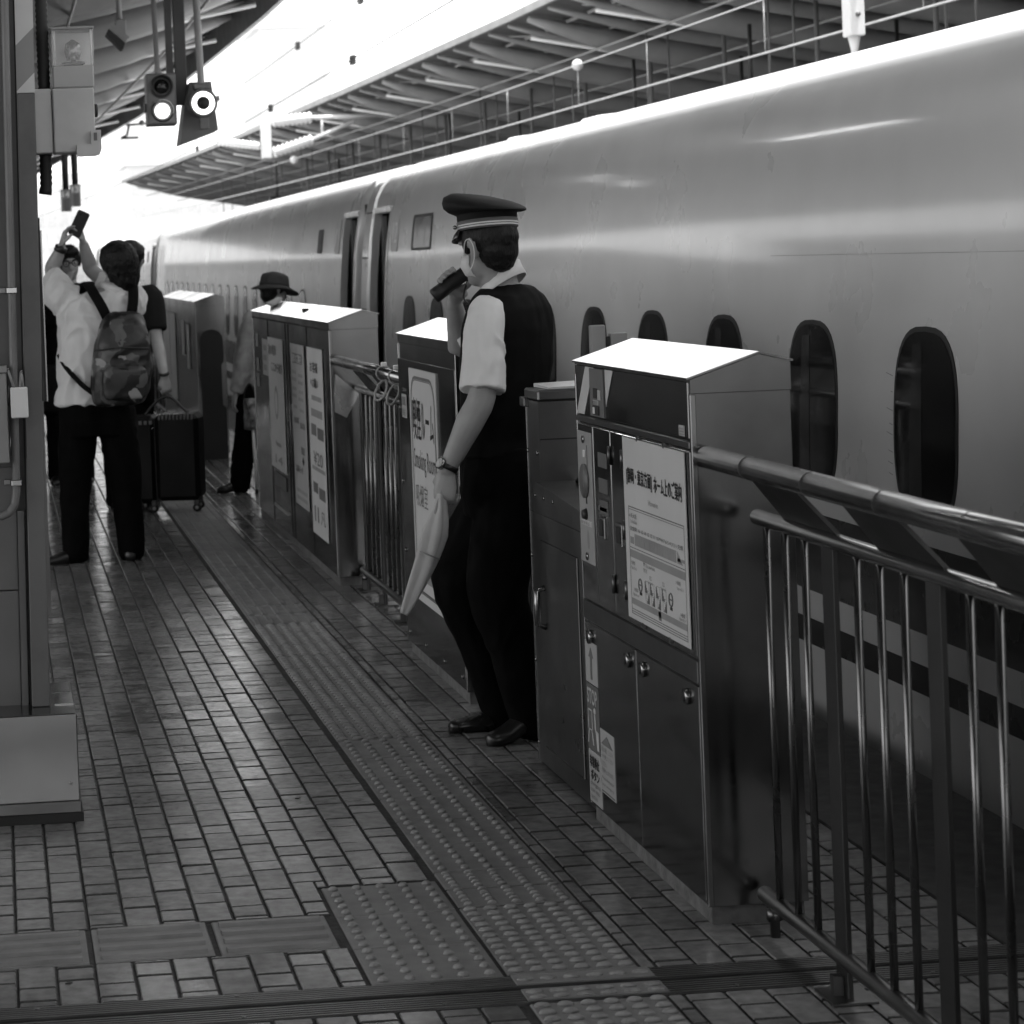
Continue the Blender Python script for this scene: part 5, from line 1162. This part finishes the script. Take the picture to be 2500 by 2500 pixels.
# ---------------------------------------------------------------- the photographer in the white polo shirt
ph_ = thing('person', 'person in white polo shirt seen from behind, raising both arms to take a photo', 'person', (.5, 13.47, 0))
Y = 13.47; HF = Frame((.688, Y+.02, 1.612), 18, -10, -14, 1.06); TY = 10
trows = [(.535, Y, .86, .195, .125), (.525, Y, .98, .19, .13), (.53, Y, 1.12, .19, .135), (.55, Y, 1.26, .205, .13), (.56, Y, 1.36, .215, .125), (.575, Y, 1.43, .205, .105), (.62, Y, 1.48, .12, .08), (.65, Y, 1.52, .06, .06)]
Lsh, Lel, Lwr = (.365, Y+.02, 1.455), (.322, Y+.24, 1.615), (.378, Y+.20, 1.735)
Rsh, Rel, Rwr = (.745, Y+.03, 1.425), (.545, Y+.33, 1.600), (.505, Y+.26, 1.745)
legs = [((.435, Y, .83), (.40, Y+.02, .47), (.385, Y+.03, .085), (.262, Y-.02, .02)), ((.63, Y, .83), (.675, Y+.03, .46), (.695, Y+.06, .085), (.715, Y-.05+.22, .02))]
b = MB(); head_geo(b, HF); torso(b, trows, TY, .9); limb(b, [(.63, Y, 1.46), (.66, Y+.01, 1.53), (.68, Y+.02, 1.58)], [.062, .058, .06])
arm_skin(b, Lsh, Lel, Lwr); arm_skin(b, Rsh, Rel, Rwr)
hand(b, Lwr, (.30, -.05, .95), (.9, -.1, -.3), (0, -1, .2), [.5, .75, .8, .85], 1.0, thumb_in=.4)
hand(b, Rwr, (-.22, -.1, .95), (-.9, -.1, -.2), (0, -1, .2), [.7, .8, .85, .9], 1.0, thumb_in=.6)
for l in legs: leg_skin(b, *l)
flesh(b, 'body', m_skin, ph_, .0075, 2); hair_geo(HF, ph_, -.07, 1.12, .05, fold=.005, extra=True)
t = MB(); torso(t, [(.515, Y, .872, .212, .145)]+[(x, y, z, hw*1.05, hd*1.08) for x, y, z, hw, hd in trows[1:-1]], TY)
for sh, el in ((Lsh, Lel), (Rsh, Rel)):
    a = lerp((.56, Y, 1.38), sh, .6); e = lerp(sh, el, .62); P, R = smooth_path([a, sh, e], [.098, .088, .078], 5); t.tube(P, R, 16)
flesh(t, 'polo_shirt', m_shirt, ph_, .0075, 2, .012, 8, .6)
t = MB(); t.loft([[Vector((.648+r*math.cos(a), Y+.005+r*.95*math.sin(a), z+.014*math.cos(a)*-1)) for a in [2*math.pi*i/24 for i in range(24)]] for z, r in ((1.475, .082), (1.52, .070), (1.528, .072), (1.50, .084), (1.478, .094))], False); o = t.build('collar', m_shirt, ph_); q = o.modifiers.new('t', 'SOLIDIFY'); q.thickness = .004
trousers(legs, (.53, Y, .90, .20, .135), m_trou, ph_, TY, (.112, .102, .088, .078, .070), .009, .007)
for l in legs: shoe('shoe', l[2], l[3], ph_)
fo = thing('phone', 'dark phone held up by the photographer', 'phone', (.475, 13.66, 1.85))
t = MB(); c = Vector((.481, Y+.19, 1.862)); ux = Vector((.86, .2, -.42)).normalized(); uz = Vector((.40, -.05, .91)); uz = (uz-ux*uz.dot(ux)).normalized(); un = ux.cross(uz)
def ph_pt(a, b_, d): return c+ux*a+uz*b_+un*d
R = []
for d, k in ((-.0045, .96), (-.003, 1), (.003, 1), (.0045, .96)):
    pts = []
    for sx_, sz_, a0 in ((1, 1, 0), (-1, 1, 90), (-1, -1, 180), (1, -1, 270)):
        for i in range(5): a = math.radians(a0+i*22.5); pts.append(ph_pt((sx_*.024+.012*math.cos(a))*k, (sz_*.062+.012*math.sin(a))*k, d))
    R.append(pts)
t.loft(R, True, sm=False); t.build('phone_case', m_black, fo); MB().tube([ph_pt(-.018, .055, .0045), ph_pt(-.018, .055, .0065)], .007, 12).build('lens', m_glass, fo)
w_ = thing('wrist_band', 'black wrist band on the left wrist of the photographer', 'watch', Lwr); wv = (Vector(Lwr)-Vector(Lel)).normalized(); wc = Vector(Lwr)-wv*.01
MB().tube([wc-wv*.014, wc+wv*.014], .036, 18).build('band', m_black, w_); MB().tube([wc-Vector((0, .034, 0)), wc-Vector((0, .044, 0))], .018, 14).build('case', m_black, w_)
# camouflage backpack
m_camo = bpy.data.materials.new('camouflage'); m_camo.use_nodes = True; n, l = m_camo.node_tree.nodes, m_camo.node_tree.links
ge = n.new('ShaderNodeNewGeometry'); nz = n.new('ShaderNodeTexNoise'); nz.inputs['Scale'].default_value = 14; ad = n.new('ShaderNodeMixRGB'); ad.blend_type = 'ADD'; ad.inputs[0].default_value = .09
vo = n.new('ShaderNodeTexVoronoi'); vo.inputs['Scale'].default_value = 15; sp_ = n.new('ShaderNodeSeparateColor'); rp = n.new('ShaderNodeValToRGB'); rp.color_ramp.interpolation = 'CONSTANT'
rp.color_ramp.elements[0].position = 0; rp.color_ramp.elements[0].color = (.008,)*3+(1,); rp.color_ramp.elements[1].position = .36; rp.color_ramp.elements[1].color = (.035,)*3+(1,)
for p_, v in ((.58, .09), (.78, .28), (.90, .015)): x = rp.color_ramp.elements.new(p_); x.color = (v,)*3+(1,)
l.new(ge.outputs['Position'], nz.inputs['Vector']); l.new(ge.outputs['Position'], ad.inputs[1]); l.new(nz.outputs['Color'], ad.inputs[2]); l.new(ad.outputs[0], vo.inputs['Vector']); l.new(vo.outputs['Color'], sp_.inputs[0]); l.new(sp_.outputs[0], rp.inputs[0]); l.new(rp.outputs[0], n['Principled BSDF'].inputs['Base Color']); n['Principled BSDF'].inputs['Roughness'].default_value = .45
bp = thing('backpack', 'camouflage patterned backpack on the back of the photographer', 'backpack', (.66, 13.27, 1.1))
t = MB(); cx_, cy_ = .665, Y-.20
t.loft([ring(cx_+dx, cy_+dy, z, hw, hd, 8, 28, 3.2) for z, hw, hd, dx, dy in ((.868, .10, .05, -.03, .01), (.885, .135, .085, -.02, .0), (.95, .158, .10, -.008, 0), (1.08, .160, .105, .004, 0), (1.2, .148, .10, .014, .0), (1.30, .122, .085, .02, .02), (1.35, .10, .06, .022, .035), (1.368, .06, .03, .022, .04))], True)
flesh(t, 'main_bag', m_camo, bp, .009, 3, .006, 9, .7)
t = MB(); t.loft([ring(cx_+.01, cy_-.09, z, hw, hd, 8, 24, 3.2) for z, hw, hd in ((.90, .06, .02), (.91, .115, .04), (1.0, .125, .05), (1.06, .12, .05), (1.085, .09, .03))], True); flesh(t, 'front_pocket', m_camo, bp, .009, 3, .004, 9)
for s, pts in ((0, [(.605, Y-.165, 1.33), (.575, Y-.168, 1.40), (.535, Y-.135, 1.475), (.505, Y-.03, 1.530), (.49, Y+.07, 1.49)]), (1, [(.725, Y-.165, 1.33), (.742, Y-.155, 1.40), (.750, Y-.115, 1.455), (.756, Y-.02, 1.500), (.758, Y+.07, 1.46)])):
    P, _ = smooth_path(pts, [1]*5, 4); MB().tube(P, [(.007, .030)]*len(P), 10, updir=(0, -1, .6)).build('shoulder_strap', m_vest, bp)
P, _ = smooth_path([(.53, Y-.20, .92), (.45, Y-.175, .985), (.37, Y-.12, 1.08), (.335, Y-.04, 1.15)], [1]*4, 4); MB().tube(P, [(.005, .014)]*len(P), 8, updir=(0, -1, 0)).build('lower_strap', m_vest, bp)
for z, hw in ((1.06, .12), (1.17, .15)): MB().tube([(cx_-hw, cy_-.10, z), (cx_, cy_-.145 if z < 1.1 else cy_-.108, z+.012), (cx_+hw, cy_-.10, z)], .005, 6).build('zip', m_ink, bp)
MB().tube([(.64, Y-.315, 1.07), (.64, Y-.32, 1.03)], .006, 6).build('zip_pull', m_tubesteel, bp)
# ---------------------------------------------------------------- dark T-shirt person with the suitcase
p3 = thing('person', 'person in dark T-shirt and glasses holding the suitcase handle', 'person', (.85, 15.9, 0))
Y = 16.5; HF = Frame((0.918, Y, 1.646), -25, 2, 6, 1.05); TY = -20
trows = [(0.862, Y, .88, .17, .115), (0.862, Y, 1.0, .165, .115), (0.872, Y, 1.15, .175, .12), (0.877, Y, 1.3, .19, .12), (0.882, Y, 1.39, .185, .105), (0.893, Y, 1.45, .12, .08), (0.903, Y, 1.5, .055, .055)]
Rsh, Rel, Rwr = (1.043, Y-.05, 1.40), (1.064, Y-.14, 1.12), (1.095, Y-.30, .872); Lsh, Lel, Lwr = (0.706, Y+.06, 1.40), (0.664, Y+.1, 1.12), (0.685, Y+.2, .90)
legs = [((0.778, Y, .85), (0.768, Y+.05, .47), (0.763, Y, .085), (0.778, Y+.13, .02)), ((0.945, Y, .85), (0.950, Y+.05, .47), (0.955, Y+.02, .085), (1.017, Y+.13, .02))]
b = MB(); head_geo(b, HF); torso(b, trows, TY, .9); limb(b, [(0.893, Y, 1.43), (0.903, Y, 1.52), (0.913, Y, 1.58)], [.06, .056, .058])
arm_skin(b, Lsh, Lel, Lwr); arm_skin(b, Rsh, Rel, Rwr); hand(b, Rwr, (.18, .05, -.98), (-.3, .9, 0), (-.6, .5, 0), 1.1, thumb_in=.9); hand(b, Lwr, (0, .1, -1), (.9, 0, 0), (0, 1, 0), .5)
for l in legs: leg_skin(b, *l)
flesh(b, 'body', m_skin, p3, .009, 2); hair_geo(HF, p3, -.03, 1.04, .05)
t = MB(); torso(t, [(x, y, z, hw*1.06, hd*1.1) for x, y, z, hw, hd in trows[:-1]], TY)
for sh, el in ((Lsh, Lel), (Rsh, Rel)): a = lerp((0.882, Y, 1.36), sh, .6); e = lerp(sh, el, .78); P, R = smooth_path([a, sh, e], [.085, .08, .075], 5); t.tube(P, R, 16)
flesh(t, 't_shirt', m_tee, p3, .009, 3, .005, 8, .5); trousers(legs, (0.862, Y, .9, .175, .12), m_trou, p3, TY, vox=.01)
for l in legs: shoe('shoe', l[2], l[3], p3)
t = MB()
for s in (1, -1): t.torus(HF.p(.098, s*.033, .006), HF.F, .022, .0025, 18, 6); t.tube([HF.p(.092, s*.056, .012), HF.p(.03, s*.084, .014), HF.p(-.01, s*.088, .006)], .0028, 6)
t.build('glasses', m_black, p3); MB().tube([Vector(Rwr)+Vector((-.003, -.004, .03)), Vector(Rwr)+Vector((-.001, 0, .016))], .034, 14).build('bracelet', m_ink, p3)
# ---------------------------------------------------------------- suitcase
sc_ = thing('suitcase', 'black four-wheeled suitcase standing on the tiles behind the photographer', 'suitcase', (1.1, 16.1, 0))
def sp(u, v, z): # u across the front, v depth
    a = math.radians(-14); return (1.135+u*math.cos(a)-v*math.sin(a), 16.12+u*math.sin(a)+v*math.cos(a), z)
def sbox(u0, u1, v0, v1, z0, z1, name, mat, bev=.02):
    o = MB().box(u0, u1, v0, v1, z0, z1, bev=bev).build(name, mat, sc_)
    for vv in o.data.vertices: vv.co = sp(vv.co.x, vv.co.y, vv.co.z)
    return o
m_case = M('black_shell', .004, .5, spec=.15, bump=.02); m_case2 = M('shell_rib', .014, .4)
sbox(-.10, .19, -.17, .10, .075, .640, 'front_shell', m_case, .03); sbox(-.285, -.103, -.13, .12, .06, .632, 'back_shell', m_case, .03)
sbox(-.1025, -.099, -.15, .10, .09, .62, 'zip_seam', m_ink, 0)
for i in range(10): sbox(-.07+i*.024, -.058+i*.024, -.1725, -.1, .605, .6425, 'rib', M('rib_shine', .10, .3), .002)
for i in range(5): sbox(-.275+i*.034, -.255+i*.034, -.1325, -.12, .575, .60, 'rib', M('rib_shine', .10, .3), .002)
for u, v in ((-.22, -.1), (-.12, -.14), (.16, -.13), (-.22, .08), (.15, .07)):
    o = MB().tube([sp(u, v-.012, .028), sp(u, v+.012, .028)], .027, 16).build('wheel', m_rubber, sc_); sbox(u-.016, u+.016, v-.02, v+.02, .045, .08, 'wheel_fork', m_black, .004); MB().tube([sp(u, v-.014, .028), sp(u, v-.0125, .028)], .012, 12).build('hub', m_grey, sc_)
P, _ = smooth_path([sp(-.18, -.05, .63), sp(-.12, -.05, .70), sp(-.06, -.05, .745), sp(.0, -.05, .745), sp(.06, -.05, .69), sp(.11, -.05, .64)], [1]*6, 4); MB().tube(P, .010, 8).build('carry_handle', m_black, sc_)
MB().tube([sp(-.115, -.135, .55), sp(-.115, -.14, .55)], .008, 10).build('lock', m_tubesteel, sc_)
# ---------------------------------------------------------------- person in dark suit, hand at the mouth, facing us
p4 = thing('person', 'person with glasses in dark jacket facing the camera, one hand over the mouth', 'person', (.53, 18.5, 0))
Y = 18.5; HF = Frame((.568, Y, 1.655), 184, 6, 3, 1.04); TY = 184
trows = [(.51, Y, .88, .175, .115), (.51, Y, 1.0, .17, .118), (.52, Y, 1.15, .18, .122), (.53, Y, 1.3, .195, .12), (.54, Y, 1.40, .20, .105), (.55, Y, 1.46, .13, .08), (.56, Y, 1.52, .058, .058)]
Rsh, Rel, Rwr = (.365, Y, 1.42), (.36, Y-.14, 1.22), (.515, Y-.185, 1.475); Lsh, Lel, Lwr = (.73, Y, 1.42), (.77, Y-.02, 1.14), (.73, Y-.16, .95)
legs = [((.43, Y, .85), (.43, Y-.02, .47), (.42, Y, .085), (.40, Y-.14, .02)), ((.60, Y, .85), (.61, Y-.05, .47), (.62, Y, .085), (.64, Y-.14, .02))]
b = MB(); head_geo(b, HF); torso(b, trows, TY, .9); limb(b, [(.55, Y, 1.44), (.56, Y, 1.53), (.565, Y, 1.58)], [.06, .056, .058])
arm_skin(b, Rsh, Rel, Rwr); arm_skin(b, Lsh, Lel, Lwr); hand(b, Rwr, (.30, .42, .80), (.2, .9, -.3), (1, 0, .3), [.4, .45, .5, .55], 1.0, thumb_in=.1); hand(b, Lwr, (0, -.3, -.95), (-.9, 0, 0), (0, -1, 0), .8)
for l in legs: leg_skin(b, *l)
flesh(b, 'body', m_skin, p4, .008, 2); hair_geo(HF, p4, -.03, 1.0, .05); face_parts(HF, p4)
t = MB(); torso(t, [(.51, Y, .80, .20, .14)]+[(x, y, z, hw*1.07, hd*1.12) for x, y, z, hw, hd in trows[:-1]]+[(.56, Y, 1.50, .07, .07)], TY)
for sh, el, wr in ((Rsh, Rel, Rwr), (Lsh, Lel, Lwr)): a = lerp((.53, Y, 1.36), sh, .6); P, R = smooth_path([a, sh, el, lerp(el, wr, .85)], [.09, .08, .068, .055], 5); t.tube(P, R, 16)
flesh(t, 'jacket', m_suit, p4, .01, 3, .006, 7, .5); trousers(legs, (.51, Y, .9, .178, .12), m_trou, p4, TY, vox=.01)
for l in legs: shoe('shoe', l[2], l[3], p4)
t = MB()
for s in (1, -1): t.torus(HF.p(.101, s*.033, .008), HF.F, .023, .0028, 18, 6); t.tube([HF.p(.096, s*.057, .014), HF.p(.03, s*.084, .015), HF.p(-.01, s*.088, .006)], .0028, 6)
t.tube([HF.p(.104, .012, .012), HF.p(.107, 0, .014), HF.p(.104, -.012, .012)], .0025, 6); t.build('glasses', m_black, p4)
tb_ = thing('tote_bag', 'dark bag hanging at the side of the person with glasses, beside the column', 'bag', (.335, 18.4, .6)); 
t = MB(); t.loft([ring(.345, 18.36, z, hw, .10, 90, 20, 3) for z, hw in ((.54, .05), (.56, .085), (.7, .08), (.88, .06), (.90, .04))], True); flesh(t, 'bag_body', m_vest, tb_, .01, 2, .005, 8); P, _ = smooth_path([(.345, 18.30, .88), (.36, 18.38, 1.2), (.40, 18.44, 1.42), (.42, 18.5, 1.47)], [1]*4, 4); MB().tube(P, .012, 8).build('strap', m_vest, tb_)
# ---------------------------------------------------------------- person in the bucket hat
p5 = thing('person', 'person in dark brimmed hat and light long sleeves walking towards the train', 'person', (1.9, 17.2, 0))
Y = 17.2; HF = Frame((1.965, Y, 1.405), -62, 14, 0, .95); TY = -60
trows = [(1.80, Y, .74, .15, .115), (1.80, Y, .86, .15, .12), (1.82, Y, .98, .155, .12), (1.85, Y, 1.1, .165, .115), (1.875, Y, 1.19, .165, .10), (1.90, Y, 1.24, .11, .08), (1.93, Y, 1.29, .052, .052)]
Rsh, Rel, Rwr = (1.80, Y-.14, 1.20), (1.722, Y-.15, .93), (1.652, Y-.12, .70); Lsh, Lel, Lwr = (1.95, Y+.14, 1.19), (1.98, Y+.2, .95), (2.10, Y+.14, .80)
legs = [((1.76, Y-.08, .70), (1.74, Y-.06, .40), (1.64, Y-.06, .095), (1.76, Y-.04, .02)), ((1.83, Y+.08, .70), (1.93, Y+.07, .40), (1.96, Y+.06, .085), (2.09, Y+.1, .02))]
legs[0] = ((1.76, Y-.08, .70), (1.72, Y-.06, .40), (1.655, Y-.06, .095), (1.56, Y-.06, .02))
b = MB(); head_geo(b, HF); torso(b, trows, TY, .9); limb(b, [(1.91, Y, 1.22), (1.94, Y, 1.30), (1.955, Y, 1.36)], [.055, .052, .054]); arm_skin(b, Rsh, Rel, Rwr, (.046, .042, .037, .026)); arm_skin(b, Lsh, Lel, Lwr, (.046, .042, .037, .026))
hand(b, Rwr, (-.25, .05, -.97), (.9, .2, -.2), (.2, 1, 0), .45, .92); hand(b, Lwr, (.8, .1, -.6), (0, 0, -1), (0, -1, 0), .6, .92)
for l in legs: leg_skin(b, *l)
flesh(b, 'body', m_skin, p5, .008, 2); hair_geo(HF, p5, -.05, 1.02, 0)
t = MB(); torso(t, [(1.79, Y, .70, .17, .14)]+[(x, y, z, hw*1.08, hd*1.12) for x, y, z, hw, hd in trows[:-1]], TY)
for sh, el, wr in ((Rsh, Rel, Rwr), (Lsh, Lel, Lwr)): a = lerp((1.86, Y, 1.15), sh, .6); P, R = smooth_path([a, sh, el, lerp(el, wr, .95)], [.085, .078, .066, .05], 6); t.tube(P, R, 16)
flesh(t, 'blouse', M('pale_print_blouse', .33, .8, var=.25, scale=18, bump=.05), p5, .009, 3, .007, 8, .6); trousers(legs, (1.80, Y, .76, .155, .12), m_trou, p5, TY, vox=.01)
for l in legs: shoe('shoe', l[2], l[3], p5, .02)
ht = thing('bucket_hat', 'dark cloth hat with a wide drooping brim on the walking person', 'hat', (1.96, 17.2, 1.45)); t = MB(); HT = Frame(HF.p(0, 0, 0), -62, 10, 0, 1.0)
def hr(u, r, dr=0.0): return [HT.p(-.01+(r+dr*math.cos(a))*1.12*math.cos(a), r*.96*math.sin(a), u-.012*math.cos(2*a)*(1 if r > .11 else .2)) for a in [2*math.pi*i/36 for i in range(36)]]
t.loft([hr(-.005, .158, .012), hr(.0, .16, .012), hr(.022, .115), hr(.030, .098), hr(.035, .098), hr(.085, .094), hr(.108, .085), hr(.120, .06), hr(.122, .02)], True); m_hat = M('hat_cloth', .035, .8, bump=.1, bscale=200); t.build('crown_and_brim', m_hat, ht)
t = MB(); t.loft([hr(.031, .100), hr(.033, .1015), hr(.050, .0995), hr(.052, .098)], False); t.build('hat_band', m_ink, ht)
hb = thing('handbag', 'small patterned handbag beside the walking person', 'handbag', (1.75, 17.08, .5)); m_pat = M('bag_pattern', .22, .6, var=.9, scale=22)
t = MB(); t.loft([ring(1.748, 17.05, z, hw, .05, -75, 20, 2.6) for z, hw in ((.445, .05), (.46, .085), (.54, .10), (.62, .085), (.66, .05))], True); flesh(t, 'bag_body', m_pat, hb, .008, 2, .004, 9)
P, _ = smooth_path([(1.70, 17.05, .63), (1.71, 17.03, .72), (1.75, 17.03, .76), (1.80, 17.04, .64)], [1]*4, 5); MB().tube(P, .006, 6).build('bag_strap', m_black, hb); MB().tube([(1.70, 16.995, .66), (1.73, 16.99, .55), (1.77, 16.995, .45)], .007, 6).build('dark_trim', m_black, hb)
ck = thing('walking_stick', 'white walking stick beside the leg of the walking person', 'stick', (1.755, 17.0, 0)); MB().tube([(1.762, 17.0, .0), (1.752, 17.0, .46)], .011, 8).build('shaft', m_white, ck); MB().tube([(1.762, 17.0, .0), (1.762, 17.0, .03)], .014, 8).build('tip', m_rubber, ck)
